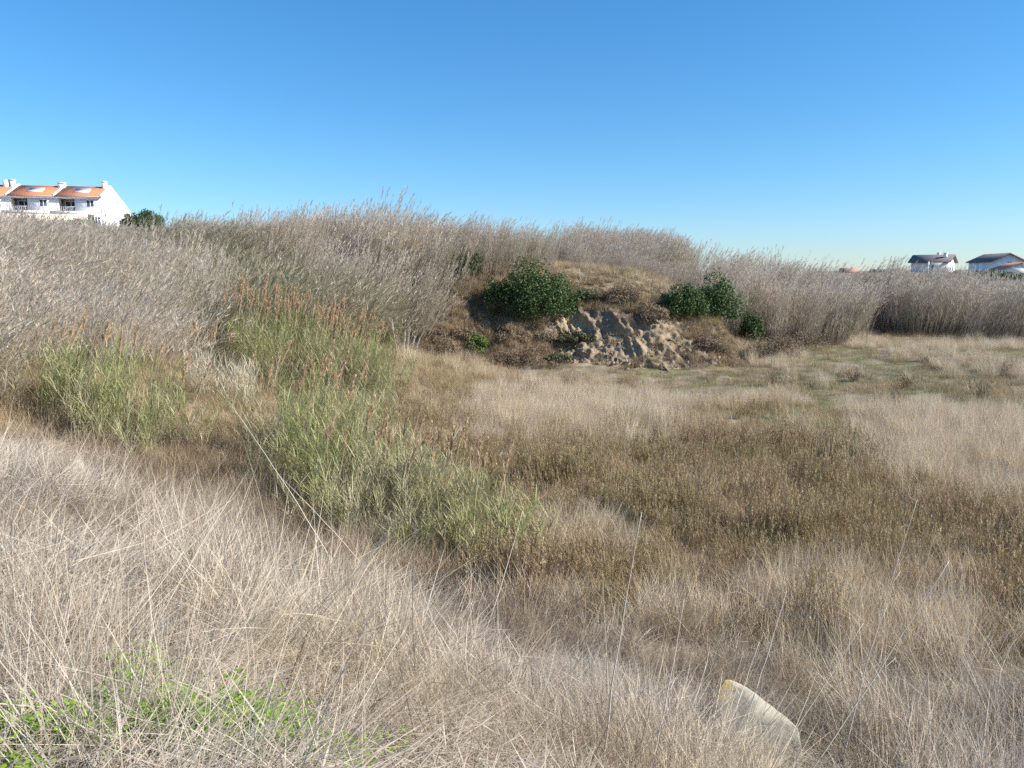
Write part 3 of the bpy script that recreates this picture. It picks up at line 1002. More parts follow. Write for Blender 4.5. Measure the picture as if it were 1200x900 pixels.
# dry grass on the cliff top shelf and at the toe of the reeds
PR = [p_hair(90, 0.3, (0.25, 0.6), 0.012, M_meadow if i_ else M_fluff, 0.45, 0.5) for i_ in range(4)] + [p_dry(60, 0.3, (0.2, 0.5), 0.012, 0.5, 1.0, mat=M_dark_straw)]
x, y = sample(-5, 16, 45, 64, 8)
z = H(x, y)
keep = ((y - cliff_base(x)) > 5.2) & (y < 63)
p = lay(x, y, keep & (x > -2) & (x < 15), z)
p = p[rng.random(len(p)) < 0.8]
scatter('clifftop_grass', PR, p, rots(len(p), 0.15, 1.0), scls(len(p), 0.7, 1.1), 'dry beige grass on the shelf above the cliff', 'grass')
# brown rough herbage at foot of the reeds and over the left part of the cliff
PR = [p_dry(60, 0.3, (0.25, 0.6), 0.014, 0.5, 1.0, mat=M_meadow) for _ in range(4)] + [p_dry(50, 0.3, (0.25, 0.6), 0.014, 0.5, 1.0, mat=M_dark_straw) for _ in range(2)]
NC = 9000
xx = rng.uniform(-5, 12.6, NC); ss = rng.uniform(-0.4, 6.5, NC)
bb = np.array([bare[int((s - cs[0]) / 0.06), min(len(cx) - 1, int((a - cx[0]) / 0.075))] for a, s in zip(xx, ss)])
k_ = (rng.random(NC) < (1 - bb) ** 3 * (0.3 + 0.7 * sst(0.42, 0.55, fbm(xx * 0.7, ss * 0.7, 91)))) & (cliff_amp(xx) > 0.4)
p = np.array([cliff_pt(a, s) for a, s in zip(xx[k_], ss[k_])])
scatter('cliff_herbage', PR, p, rots(len(p), 0.3), scls(len(p), 0.35, 0.9), 'brown rough herbage clinging to the earth bank', 'herbage')

# rubble at the foot of the bare face
rub = []
M_rub = plant('rubble', [(0.18, 0.135, 0.09), (0.27, 0.21, 0.14), (0.36, 0.29, 0.20)], trans=0, rough=0.95)
for _ in range(5):
    b = MB()
    for q_ in disc(9, 0.35):
        sz = rng.uniform(0.03, 0.13)
        v8 = np.array([(a, c, d) for a in (-1, 1) for c in (-1, 1) for d in (-0.6, 0.7)], float) * sz * rng.uniform(0.6, 1.2, (8, 1)) + q_ + [0, 0, sz * 0.3]
        b.add(v8, quads=[(0, 1, 3, 2), (4, 6, 7, 5), (0, 4, 5, 1), (2, 3, 7, 6), (0, 2, 6, 4), (1, 5, 7, 3)])
    rub.append(b.mesh('rubble_heap', M_rub))
xx = rng.uniform(1.5, 12.2, 170); ss = rng.uniform(-0.45, 0, 170) + 2.6 * rng.random(170) ** 3
p = np.array([cliff_pt(a, s_) for a, s_ in zip(xx, ss)])
scatter('rubble', rub, p, rots(len(p), 0.5), scls(len(p), 0.3, 0.8), 'broken earth and stones lying on and below the bare bank face', 'rubble')

# ------------------------------------------------------------------ green cane clumps (things)
plume_meshes = []
for _ in range(6):
    b = MB(); k = 60; t = rng.uniform(0, 1, k)
    c = np.stack([0.02 * t, 0 * t, t * 0.42], 1)
    b.blades(c, rng.uniform(-3.1, 3.1, k), rng.uniform(0.08, 0.4, k), rng.uniform(0.07, 0.15, k) * (1.25 - 0.7 * t), 0.02, 0.3, 2)
    b.blades(np.array([[0, 0, -0.5]]), 0, 0.02, 0.95, 0.008, 0.02, 3, rnd=0.5)
    plume_meshes.append(b.mesh('plume', M_bplume))


def cane_clump(x, y, rx, ry, n, Lr, nplume, label, plume_m=None, mat=M_cane, top=(1.8, 2.6)):
    z = Hs(x, y)
    e = tag(empty('cane_clump', (x, y, z)), label, 'cane clump', 'green cane clumps in the ditch')
    lf, pl, stb = MB(), MB(), MB()
    reed_parts(n, 1.0, Lr, lf, pl, lean=(0.02, 0.38), nleaf=13, leafL=(0.35, 0.7), leafW=0.024, stemW=0.012, plume=0, wind=0.35, stem_b=stb)
    for b in (lf, stb):
        # spread the stems over the ellipse by moving whole stems/leaves with their root
        pass
    # simpler: regenerate in groups
    lf, stb = MB(), MB()
    groups = max(6, n // 9)
    for gi in range(groups):
        a = rng.uniform(0, 6.283); d = math.sqrt(rng.random())
        ox, oy = rx * d * math.cos(a), ry * d * math.sin(a)
        oz = Hs(x + ox, y + oy) - z - 0.05
        l2, s2 = MB(), MB()
        k = (1.0 - 0.3 * d * d) * rng.uniform(0.85, 1.12)
        reed_parts(9, 0.28, (Lr[0] * k, Lr[1] * k), l2, MB(), lean=(0.02, 0.3 + 0.2 * d), nleaf=13, leafL=(0.3, 0.65), leafW=0.021, stemW=0.013, plume=0, wind=0.4, stem_b=s2, leafA=(0.2, 0.7), leafC=(0.2, 1.1), scurve=(0.0, 0.3))
        az = rng.uniform(-3.1, 3.1) if rng.random() < 0.5 else rng.normal(0.2, 0.6)
        M = Matrix.Translation((ox, oy, oz)) @ Matrix.Rotation(az, 4, 'Z')
        l2.xform(M); s2.xform(M)
        for src, dst in ((l2, lf), (s2, stb)):
            for v_, r_, h_ in zip(src.v, src.rnd, src.h):
                dst.v.append(v_); dst.rnd.append(r_); dst.h.append(h_)
            for f in src.f4: dst.f4.append(f + dst.n)
            dst.n += src.n
    me = two_mat([(lf, mat), (stb, M_cane_stem)], 'foliage')
    fo = bpy.data.objects.new('foliage', me); COL.objects.link(fo); fo.parent = e
    for i in range(nplume):
        a = rng.uniform(0, 6.283); d = math.sqrt(rng.random()) * 0.95
        ox, oy = rx * d * math.cos(a), ry * (d * math.sin(a) * 0.7 + 0.3)
        o = bpy.data.objects.new('plume', plume_meshes[i % 6] if plume_m is None else plume_m[i % len(plume_m)])
        COL.objects.link(o); o.parent = e
        o.location = (ox, oy, Hs(x + ox, y + oy) - z + 0.15 + rng.uniform(*top) * (1 - 0.2 * d * d))
        o.rotation_euler = (rng.normal(0, 0.12), abs(rng.normal(0.2, 0.15)), rng.uniform(-0.6, 0.6))
        s = rng.uniform(0.95, 1.4); o.scale = (s * 1.2, s * 1.2, s)
    return e


cane_clump(*g(143, 512), 1.75, 1.4, 290, (1.5, 2.4), 16, 'left green cane clump below the slope with few dark plumes', top=(1.6, 2.0))
cane_clump(*g(250, 470), 1.1, 1.5, 110, (1.2, 1.9), 8, 'low straw coloured cane clump between the two bigger green clumps', top=(1.4, 1.8), mat=M_reed_pale)
cane_clump(*g(335, 452), 2.4, 2.0, 430, (2.0, 3.1), 96, 'large green cane clump at the back crowded with brown plumes', top=(2.2, 3.0))
cane_clump(*g(415, 462), 1.9, 2.0, 280, (1.7, 2.7), 36, 'right hand back cane clump next to the white pampas plumes', top=(1.9, 2.6))
cane_clump(*g(372, 562), 1.45, 2.2, 360, (1.9, 3.0), 22, 'tall bright green cane clump rising right above the shaded ditch', top=(2.1, 2.7))
cane_clump(*g(445, 618), 1.25, 1.7, 230, (1.4, 2.2), 14, 'yellowish cane clump with dry lower leaves in the middle of the ditch row', top=(1.6, 2.0))
cane_clump(*g(500, 640), 1.0, 1.3, 170, (1.0, 1.7), 14, 'thin low green cane clump with a few rusty plumes beside the meadow', top=(1.3, 1.8))
cane_clump(*g(575, 655), 0.65, 0.9, 70, (0.9, 1.5), 5, 'small fresh green cane clump nearest the meadow at the end of the row', top=(1.2, 1.6))
cane_clump(*g(5, 458), 1.2, 1.4, 80, (1.0, 1.7), 3, 'sparse dull olive cane clump at the left edge of the picture', top=(1.3, 1.6), mat=M_reed_green)

# pampas tuft
px, py = g(475, 430)
e = tag(empty('pampas_grass', (px, py, Hs(px, py))), 'pampas grass with a handful of white plumes beside the green canes', 'pampas grass')
b = MB(); n = 70
b.blades(disc(n, 0.35), rng.uniform(-3, 3, n), rng.uniform(0.1, 0.7, n), rng.uniform(0.7, 1.2, n), 0.02, 0.9, 4)
b.build('foliage', M_fluff, e)
for i, (dx, hh, ln) in enumerate([(-0.45, 1.9, -0.16), (-0.2, 1.25, -0.12), (0.0, 1.45, 0.05), (0.1, 1.35, 0.08), (0.3, 1.2, 0.2), (0.42, 1.1, 0.3)]):
    b = MB(); k = 130; t = rng.uniform(0, 1, k)
    c = np.stack([0.03 * t, 0 * t, t * 0.5], 1)
    b.blades(c, rng.uniform(-3.1, 3.1, k), rng.uniform(0.1, 0.5, k), rng.uniform(0.1, 0.2, k) * (1.2 - 0.7 * t), 0.022, 0.2, 2)
    b.tube([(0, 0, -hh + 0.5), (0, 0, 0)], 0.008, 4)
    o = b.build('plume', M_white_plume, e, (dx, rng.uniform(-0.2, 0.2), hh - 0.45))
    o.rotation_euler = (0, ln, 0)


# ------------------------------------------------------------------ bushes (things)
def bush(loc, sx, sy, sz, label, mat=M_bush, leaf=0.12, n=7000, name='bush', cat='bush', group=None, lumps=12, trunk=0.0):
    x, y, z = loc
    e = tag(empty(name, (x, y, z)), label, cat, group)
    lumps = int(lumps * 1.5)
    ga = np.arange(lumps) * 2.39996 + rng.uniform(0, 6.28); gr = np.sqrt((np.arange(lumps) + 0.5) / lumps) * 0.74
    lc = np.stack([gr * np.cos(ga), gr * np.sin(ga), (1 - gr ** 2) * rng.uniform(0.25, 0.72, lumps)], 1) + rng.normal(0, 0.05, (lumps, 3))
    lr = rng.uniform(0.17, 0.36, lumps)
    which = rng.integers(0, lumps, n)
    d = rng.normal(size=(n, 3)); d /= np.linalg.norm(d, axis=1)[:, None]
    rad = lr[which] * rng.uniform(0.6, 1.15, n)
    c = lc[which] + d * rad[:, None]
    c[:, 2] = np.abs(c[:, 2])
    S = np.array([sx, sy, sz]) * 1.22
    c = c * S; c[:, 2] += trunk
    b = MB()
    rn = np.clip(0.5 + 0.35 * rng.normal(size=n) + 0.25 * (rng.random(lumps)[which] - 0.5), 0, 1)
    b.leaves(c, leaf * rng.uniform(0.7, 1.3, n), nrm=d, rnd=rn, asp=0.2 if mat is M_bush_d else 0.6)
    b.build('foliage', mat, e)
    t = MB()
    for i in range(min(lumps, 7)):
        tip = lc[i] * S + [0, 0, trunk]
        r0 = 0.03 * max(sx, sz)
        t.tube([(0, 0, -0.25), tip * 0.45 + np.array([0, 0, 0.1 * sz]), tip], [r0, r0 * 0.6, r0 * 0.2], 5)
    t.build('branches' if not trunk else 'trunk', M_bark, e)
    return e


def cliff_loc(u, v, dz=0.0):
    """point of the cliff mesh under photo pixel (u, v)"""
    U, V = project(CPTS[..., 0], CPTS[..., 1], CPTS[..., 2])
    k = np.argmin((U - u) ** 2 + (V - v) ** 2)
    p = CPTS.reshape(-1, 3)[k]
    return (p[0], p[1], p[2] + dz)


bush(cliff_loc(626, 366, -0.2), 2.15, 1.5, 2.6, 'large rounded dark green bush on top of the cliff', n=17000, lumps=22)
bush((-2.6, 46.2, Hs(-2.6, 46.2) - 0.1), 1.0, 1.0, 1.6, 'dark green bush emerging from the reeds left of the largest bush', n=6000)
bush(cliff_loc(585, 352), 0.9, 0.8, 1.1, 'small round green bush tucked against the left side of the largest bush', n=3000)
bush(cliff_loc(798, 368), 1.35, 1.0, 1.6, 'dark bush sprawling down the right shoulder of the cliff', n=7000)
bush(cliff_loc(835, 374), 1.5, 1.1, 2.2, 'green bush with light tips at the right end of the cliff', n=9000, mat=M_bush)
bush(cliff_loc(838, 352), 0.9, 0.7, 0.9, 'light green crown at the top of the right hand bushes', mat=M_bush_l, n=2500)
bx, by = g(862, 392)
bush((bx, by, Hs(bx, by)), 0.9, 0.8, 1.4, 'small upright green bush at the foot of the reeds right of the cliff', n=4000)
bx, by = g(880, 402)
bush((bx, by, Hs(bx, by)), 0.7, 0.7, 1.7, 'dark narrow bush in the shade beside the right reeds', n=3500)
bush(cliff_loc(562, 412), 0.8, 0.6, 0.8, 'light green shrub on the dark lower left face of the cliff', mat=M_bush_l, n=2500)
bush(cliff_loc(675, 402), 1.0, 0.5, 0.6, 'olive shrub in the middle of the bare cliff face', mat=M_bush_o, n=3000)
bush(cliff_loc(655, 424), 0.8, 0.4, 0.45, 'low green cushion near the foot of the cliff', mat=M_bush_o, n=1800)
bush(cliff_loc(545, 436), 0.8, 0.5, 1.3, 'grey green shrub at the very foot of the cliff left end', mat=M_bush_o, n=2600)
bush(cliff_loc(610, 430), 1.3, 0.6, 1.1, 'broad grey brown shrub at the cliff foot below the largest bush', mat=M_bush_d, n=4200)
bush(cliff_loc(580, 438), 0.9, 0.5, 0.9, 'brown twiggy shrub left of the broad shrub at the cliff foot', mat=M_bush_d, n=3000)
bush(cliff_loc(520, 420), 0.9, 0.6, 1.2, 'dry brown shrub at the left corner of the cliff', mat=M_bush_d, n=3000)
for u_, v_, w_, lb in ((505, 395, 0.9, 'brown scrub on the far left shoulder of the earth bank'), (540, 395, 0.8, 'dark scrub in the shaded hollow left of the bank middle'),
                       (600, 400, 1.0, 'twiggy brown scrub straight below the largest bush'), (640, 395, 0.7, 'small brown scrub at the left edge of the bare face'),
                       (530, 425, 1.0, 'low dark scrub at the left foot of the earth bank'), (730, 352, 1.2, 'dry brown scrub above the bare face near its middle'),
                       (765, 372, 1.0, 'brown scrub above the right part of the bare face'), (640, 436, 0.8, 'low dead scrub at the foot of the bank beside the green cushion'),
                       (830, 410, 0.9, 'dry tangle on the right end of the earth bank')):
    bush(cliff_loc(u_, v_, -0.1), w_, 0.6, w_ * 0.8, lb, mat=M_bush_d, n=4500, leaf=0.14, name='scrub', cat='scrub', group='brown scrub on the earth bank')
bush(cliff_loc(690, 350), 0.9, 0.5, 0.5, 'dull olive shrub on the ledge right of the largest bush', mat=M_bush_o, n=2000)
bx, by = g(905, 418)
bush((bx, by, Hs(bx, by)), 1.6, 1.0, 1.3, 'grey brown twiggy shrub at the foot of the reeds right of the cliff', mat=M_bush_d, n=6000)
bx, by = g(940, 410)
bush((bx, by, Hs(bx, by)), 1.3, 0.9, 1.1, 'pale dry shrub mass in front of the right hand reeds', mat=M_bush_d, n=4000)

# twiggy shrubs dotted over the meadow
proto = None
spots = [(745, 432, 'dark twiggy shrub closest to the foot of the bare cliff face'), (672, 452, 'brown twiggy shrub just behind the left pale grass drift'),
         (828, 478, 'wide dark twiggy shrub at the near edge of the green turf, below the cliff end'), (905, 452, 'dark shrub in the turf straight below the shrub mass right of the cliff'),
         (950, 458, 'twiggy shrub second from the left in the turf row'), (1000, 448, 'twiggy shrub in the middle of the far turf'),
         (1062, 455, 'broad low twiggy shrub right of the middle of the turf'), (1085, 430, 'small twiggy shrub nearest the right hand reeds'),
         (1150, 470, 'big yellowish brown shrub at the right end of the turf'), (1180, 440, 'dark twiggy shrub at the far right picture edge'),
         (1045, 480, 'twiggy shrub at the near edge of the turf, right of centre'), (620, 470, 'small brown shrub nearest the pampas grass side of the meadow'),
         (1020, 545, 'forked twiggy shrub among the pale grass in the nearer right meadow'), (870, 520, 'lone dark shrub where the forbs begin, mid meadow')]
tw = []
for _ in range(4):
    b = MB(); n = 90
    b.blades(disc(n, 0.12), rng.uniform(-3.1, 3.1, n), rng.uniform(0.1, 0.75, n), rng.uniform(0.35, 0.8, n), 0.014, rng.uniform(-0.3, 0.3, n), 3, taper=0.5)
    k = 260; c = rng.normal(0, 0.24, (k, 3)); c[:, 2] = rng.uniform(0.15, 0.65, k)
    b.blades(c, rng.uniform(-3, 3, k), rng.uniform(0, 1.0, k), rng.uniform(0.08, 0.2, k), 0.014, 0.2, 1)
    tw.append(b.mesh('twiggy_shrub', M_bush_d))
for i, (u, v, lb) in enumerate(spots):
    x, y = g(u, v)
    o = bpy.data.objects.new('twiggy_shrub', tw[i % 4]); COL.objects.link(o)
    s = random.uniform(0.8, 1.35)
    o.location = (x, y, Hs(x, y) - 0.03); o.scale = (s * random.uniform(1, 1.4), s * 1.1, s * random.uniform(0.8, 1.05)); o.rotation_euler = (0, 0, random.uniform(0, 6))
    tag(o, lb, 'shrub', 'twiggy shrubs dotted over the meadow')

# ------------------------------------------------------------------ concrete block with lichen
def block_mat():
    m, nt, out = nodes('weathered_concrete')
    L = nt.links
    tc = nt.nodes.new('ShaderNodeTexCoord'); O = tc.outputs['Object']
    c = ramp(nt, [(0.3, (0.27, 0.24, 0.18)), (0.5, (0.38, 0.34, 0.26)), (0.7, (0.47, 0.43, 0.33))], noise_n(nt, 7, 7, 0.7, O))
    sp = ramp(nt, [(0.62, (0, 0, 0)), (0.7, (1, 1, 1))], noise_n(nt, 30, 3, 0.6, O))
    c = mixc(nt, math_n(nt, 'MULTIPLY', sp, 0.45), c, (0.22, 0.2, 0.17))
    xyz = nt.nodes.new('ShaderNodeSeparateXYZ'); L.new(O, xyz.inputs[0])
    # lichen grows on the upper left edge
    e = math_n(nt, 'ADD', math_n(nt, 'MULTIPLY', xyz.outputs[0], -1.9), math_n(nt, 'MULTIPLY', xyz.outputs[2], 1.5))
    e = math_n(nt, 'ADD', e, math_n(nt, 'MULTIPLY', noise_n(nt, 18, 7, 0.8, O), 1.9))
    lf = ramp(nt, [(0.57, (0, 0, 0)), (0.72, (1, 1, 1))], math_n(nt, 'MULTIPLY', e, 0.42))
    c = mixc(nt, math_n(nt, 'MULTIPLY', lf, 0.85), c, (0.55, 0.38, 0.09))
    d = nt.nodes.new('ShaderNodeBsdfPrincipled'); d.inputs['Roughness'].default_value = 0.9
    L.new(c, d.inputs['Base Color'])
    b = nt.nodes.new('ShaderNodeBump'); b.inputs['Strength'].default_value = 0.5; b.inputs['Distance'].default_value = 0.02
    L.new(noise_n(nt, 40, 5, 0.7, O), b.inputs['Height']); L.new(b.outputs[0], d.inputs['Normal'])
    L.new(d.outputs[0], out.inputs[0])
    return m


import bmesh
rx, ry = g(882, 868)
bm = bmesh.new()
prof = [(-0.40, -0.30), (-0.345, -0.02), (-0.29, 0.13), (-0.235, 0.215), (-0.17, 0.225), (-0.10, 0.205), (0.02, 0.16), (0.16, 0.10), (0.33, 0.025), (0.47, -0.045), (0.54, -0.30)]
prof = [(a * 0.92, b_ * 1.15) for a, b_ in prof]
fr = [bm.verts.new((a, -0.16, b_)) for a, b_ in prof]
bk = [bm.verts.new((a * 0.80 + 0.10, 0.22, b_ * 0.93)) for a, b_ in prof]
bm.faces.new(fr); bm.faces.new(bk[::-1])
for i in range(len(prof)):
    j = (i + 1) % len(prof)
    bm.faces.new((fr[j], fr[i], bk[i], bk[j]))
bmesh.ops.bevel(bm, geom=list(bm.edges), offset=0.022, segments=3, profile=0.6, affect='EDGES')
bmesh.ops.triangulate(bm, faces=[f for f in bm.faces if len(f.verts) > 4])
bmesh.ops.subdivide_edges(bm, edges=[e_ for e_ in bm.edges if e_.calc_length() > 0.06], cuts=3, use_grid_fill=True)
bmesh.ops.recalc_face_normals(bm, faces=bm.faces)
from mathutils import noise as mn
for v_ in bm.verts:
    n_ = mn.noise_vector(v_.co * 6) * 0.012 + mn.noise_vector(v_.co * 22) * 0.004
    v_.co += n_
me = bpy.data.meshes.new('concrete_block'); bm.to_mesh(me); bm.free()
me.materials.append(block_mat())
for p_ in me.polygons: p_.use_smooth = True
blk = bpy.data.objects.new('concrete_block', me); COL.objects.link(blk)
blk.location = (rx - 0.08, ry, Hs(rx, ry) + 0.26); blk.rotation_euler = (R(-28), R(3), R(-12))
tag(blk, 'weathered pale concrete block with yellow lichen half buried in dry grass', 'concrete block')

# pale stone in the bank grass
sx_, sy_ = g(88, 556)
bm = bmesh.new(); bmesh.ops.create_icosphere(bm, subdivisions=3, radius=0.2)
for v_ in bm.verts:
    v_.co = Vector((v_.co.x * 1.3, v_.co.y, v_.co.z * 0.8)) + mn.noise_vector(v_.co * 5) * 0.06
me = bpy.data.meshes.new('stone'); bm.to_mesh(me); bm.free(); me.materials.append(surf('pale_stone', (0.42, 0.34, 0.23), (0.55, 0.46, 0.33), 6, bump=0.4))
st = bpy.data.objects.new('stone', me); COL.objects.link(st); st.location = (sx_, sy_, Hs(sx_, sy_) + 0.42)
st.location.z = Hs(sx_, sy_) + 0.12; st.scale = (0.75, 0.75, 1.25)
tag(st, 'small pale beige stone showing through the grass of the left bank', 'stone')


# ------------------------------------------------------------------ single stalks standing in front
def stalk(name, u0, v0, u1, v1, Y, label, cat, rad=0.0035, bend=0.0, branches=(), mat=M_stalk, Y1=None, group=None):
    """a stalk whose foot stands on the ground at distance Y"""
    a = pix(u0, v0, Y); b_ = pix(u1, v1, Y1 or Y + 0.15)
    foot = a + (a - b_) * 0.0
    zg = Hs(a[0], a[1])
    d = (b_ - a) / (b_[2] - a[2])
    foot = a + d * (zg - 0.02 - a[2])
    e = tag(empty(name, foot), label, cat, group)
    t = np.linspace(0, 1, 14)[:, None]
    pth = (b_ - foot) * t + np.array([bend, 0, 0]) * np.sin(t * math.pi) * 1.0
    pth = pth + rng.normal(0, 0.004, pth.shape) * np.sin(t * math.pi)
    mbs = MB().tube(pth, np.linspace(rad, rad * 0.3, 14), 5)
    mbs.build('stem', mat, e)
    for (tt, dx, dz) in branches:
        i = int(tt * 13)
        p0 = pth[i]
        q_ = MB().tube([p0, p0 + np.array([dx * 0.5, 0.02, dz * 0.42]), p0 + np.array([dx, 0.03, dz])], [rad * 0.5, rad * 0.35, rad * 0.15], 4)
        q_.build('twig', mat, e)
    return e


SG = 'tall bare stalks standing above the near grass'
stalk('tall_stalk', 708, 900, 752, 600, 4.6, 'tallest bare pale stalk, left of the others at the bottom centre', 'stalk', 0.007, -0.02, group=SG)
stalk('tall_stalk', 760, 900, 802, 702, 4.7, 'shorter bare stalk just right of the tallest one', 'stalk', 0.006, 0.02, [(0.55, 0.06, 0.1)], group=SG)
stalk('tall_stalk', 888, 800, 922, 692, 5.6, 'thin stalk rising straight above the concrete block', 'stalk', 0.0055, 0.01, group=SG)
stalk('tall_stalk', 1020, 780, 1075, 585, 6.2, 'tall slightly curved stalk with two side twigs right of the block', 'stalk', 0.0065, -0.03, [(0.6, 0.09, 0.22), (0.7, 0.1, 0.12)], group=SG)
stalk('tall_stalk', 985, 850, 1112, 658, 5.8, 'forked stalk leaning far right near the right edge', 'stalk', 0.006, 0.02, [(0.5, -0.05, 0.2), (0.6, 0.14, 0.1)], group=SG)
stalk('tall_stalk', 955, 820, 1012, 730, 5.5, 'short leaning stalk behind the right end of the concrete block', 'stalk', 0.005, group=SG)
stalk('tall_stalk', 845, 870, 890, 752, 5.0, 'bare twiggy stalk crossing in front of the concrete block', 'stalk', 0.005, 0.01, [(0.5, -0.06, 0.12), (0.65, 0.05, 0.12), (0.75, -0.04, 0.08)], group=SG)
stalk('broken_stem', 249, 838, 251, 800, 3.6, 'thick pale broken stem standing upright in the near straw', 'stem', 0.011, 0.0, Y1=3.6)
DG = 'dead canes leaning on the green clumps'
stalk('dead_cane', 345, 590, 268, 470, 12.2, 'long dead cane leaning left against the tall bright green clump', 'dead cane', 0.008, 0.05, [(0.5, 0.3, 0.3)], group=DG)
stalk('dead_cane', 395, 632, 330, 560, 11.2, 'short dead cane fallen towards the shaded ditch', 'dead cane', 0.007, 0.05, [(0.6, -0.25, 0.1)], group=DG)
stalk('dead_cane', 584, 690, 612, 600, 9.6, 'pale dead cane at the right end of the cane row', 'dead cane', 0.012, 0.02, group=DG)
BG = 'dark bent stalks on the left bank'
for i, (a, b_, c, d, Y, lb) in enumerate([(0, 660, 60, 560, 5.5, 'dark bent stalk lowest at the left picture edge'), (10, 600, 95, 530, 6.2, 'dark stalk bending right, uppermost at the left edge'),
                                         (60, 640, 105, 545, 6.0, 'dark upright stalk second from the left edge'), (75, 690, 160, 590, 5.2, 'long dark stalk leaning right on the left bank'),
                                         (110, 650, 135, 560, 6.3, 'thin dark stalk above the straw near the pale stone')]):
    stalk('bank_stalk', a, b_, c, d, Y, lb, 'stalk', 0.004, 0.02, mat=M_bush_d, group=BG)

# ------------------------------------------------------------------ houses
M_white = surf('white_render', (0.80, 0.78, 0.76), (0.86, 0.85, 0.83), 0.8)
M_cream = surf('cream_render', (0.68, 0.55, 0.42), (0.74, 0.62, 0.5), 0.8)
M_tile = None


def tile_mat(name, c1, c2):
    m, nt, out = nodes(name)
    tc = nt.nodes.new('ShaderNodeTexCoord')
    w = nt.nodes.new('ShaderNodeTexWave'); w.inputs['Scale'].default_value = 1.6; w.bands_direction = 'X'
    w.inputs['Distortion'].default_value = 0.4
    nt.links.new(tc.outputs['Object'], w.inputs['Vector'])
    c = ramp(nt, [(0.3, c1), (0.7, c2)], noise_n(nt, 3, 5, 0.7, tc.outputs['Object']))
    d = nt.nodes.new('ShaderNodeBsdfPrincipled'); d.inputs['Roughness'].default_value = 0.85
    nt.links.new(c, d.inputs['Base Color'])
    b = nt.nodes.new('ShaderNodeBump'); b.inputs['Strength'].default_value = 0.8; b.inputs['Distance'].default_value = 0.05
    nt.links.new(w.outputs['Fac'], b.inputs['Height']); nt.links.new(b.outputs[0], d.inputs['Normal'])
    nt.links.new(d.outputs[0], out.inputs[0])
    return m


M_tile = tile_mat('terracotta_tiles', (0.52, 0.16, 0.07), (0.66, 0.25, 0.12))
M_tile_d = tile_mat('dark_tiles', (0.13, 0.11, 0.11), (0.21, 0.18, 0.17))
M_tile_o = tile_mat('faded_orange_tiles', (0.42, 0.22, 0.14), (0.55, 0.32, 0.22))
M_glass = surf('window_glass', (0.05, 0.07, 0.11), rough=0.15, spec=0.6)
M_sky_glass = surf('skylight_glass', (0.45, 0.5, 0.6), rough=0.1, spec=0.8)
M_frame = surf('white_frame', (0.8, 0.8, 0.8))
M_gray = surf('grey_metal', (0.3, 0.3, 0.32), rough=0.5)
M_shade = surf('shaded_white_render', (0.30, 0.32, 0.38), (0.36, 0.38, 0.44), 1.0)  # white render with its blue shade put into the colour; assigned to nothing


def window(par, x0, x1, y, z0, z1, face=-1, axis='y', mull=1, frame=M_frame):
    """window set proud of a wall whose outer face is at y; face gives the outward side"""
    def bx(b, a0, a1, d0, d1, q0, q1):
        lo, hi = sorted((y + face * d0, y + face * d1))
        if axis == 'y': b.box(a0, a1, lo, hi, q0, q1)
        else: b.box(lo, hi, a0, a1, q0, q1)
    w = MB(); bx(w, x0, x1, -0.05, 0.015, z0, z1)
    wo_ = w.build('window', M_glass, par)
    f = MB()
    t = 0.07
    bx(f, x0 - t, x0, -0.04, 0.05, z0 - t, z1 + t); bx(f, x1, x1 + t, -0.04, 0.05, z0 - t, z1 + t)
    bx(f, x0, x1, -0.04, 0.05, z1, z1 + t); bx(f, x0, x1, -0.04, 0.06, z0 - t, z0)
    for k in range(mull):
        xm = x0 + (x1 - x0) * (k + 1) / (mull + 1)
        bx(f, xm - 0.05, xm + 0.05, 0.018, 0.05, z0, z1)
    f.build('frame', frame, wo_)
    return wo_


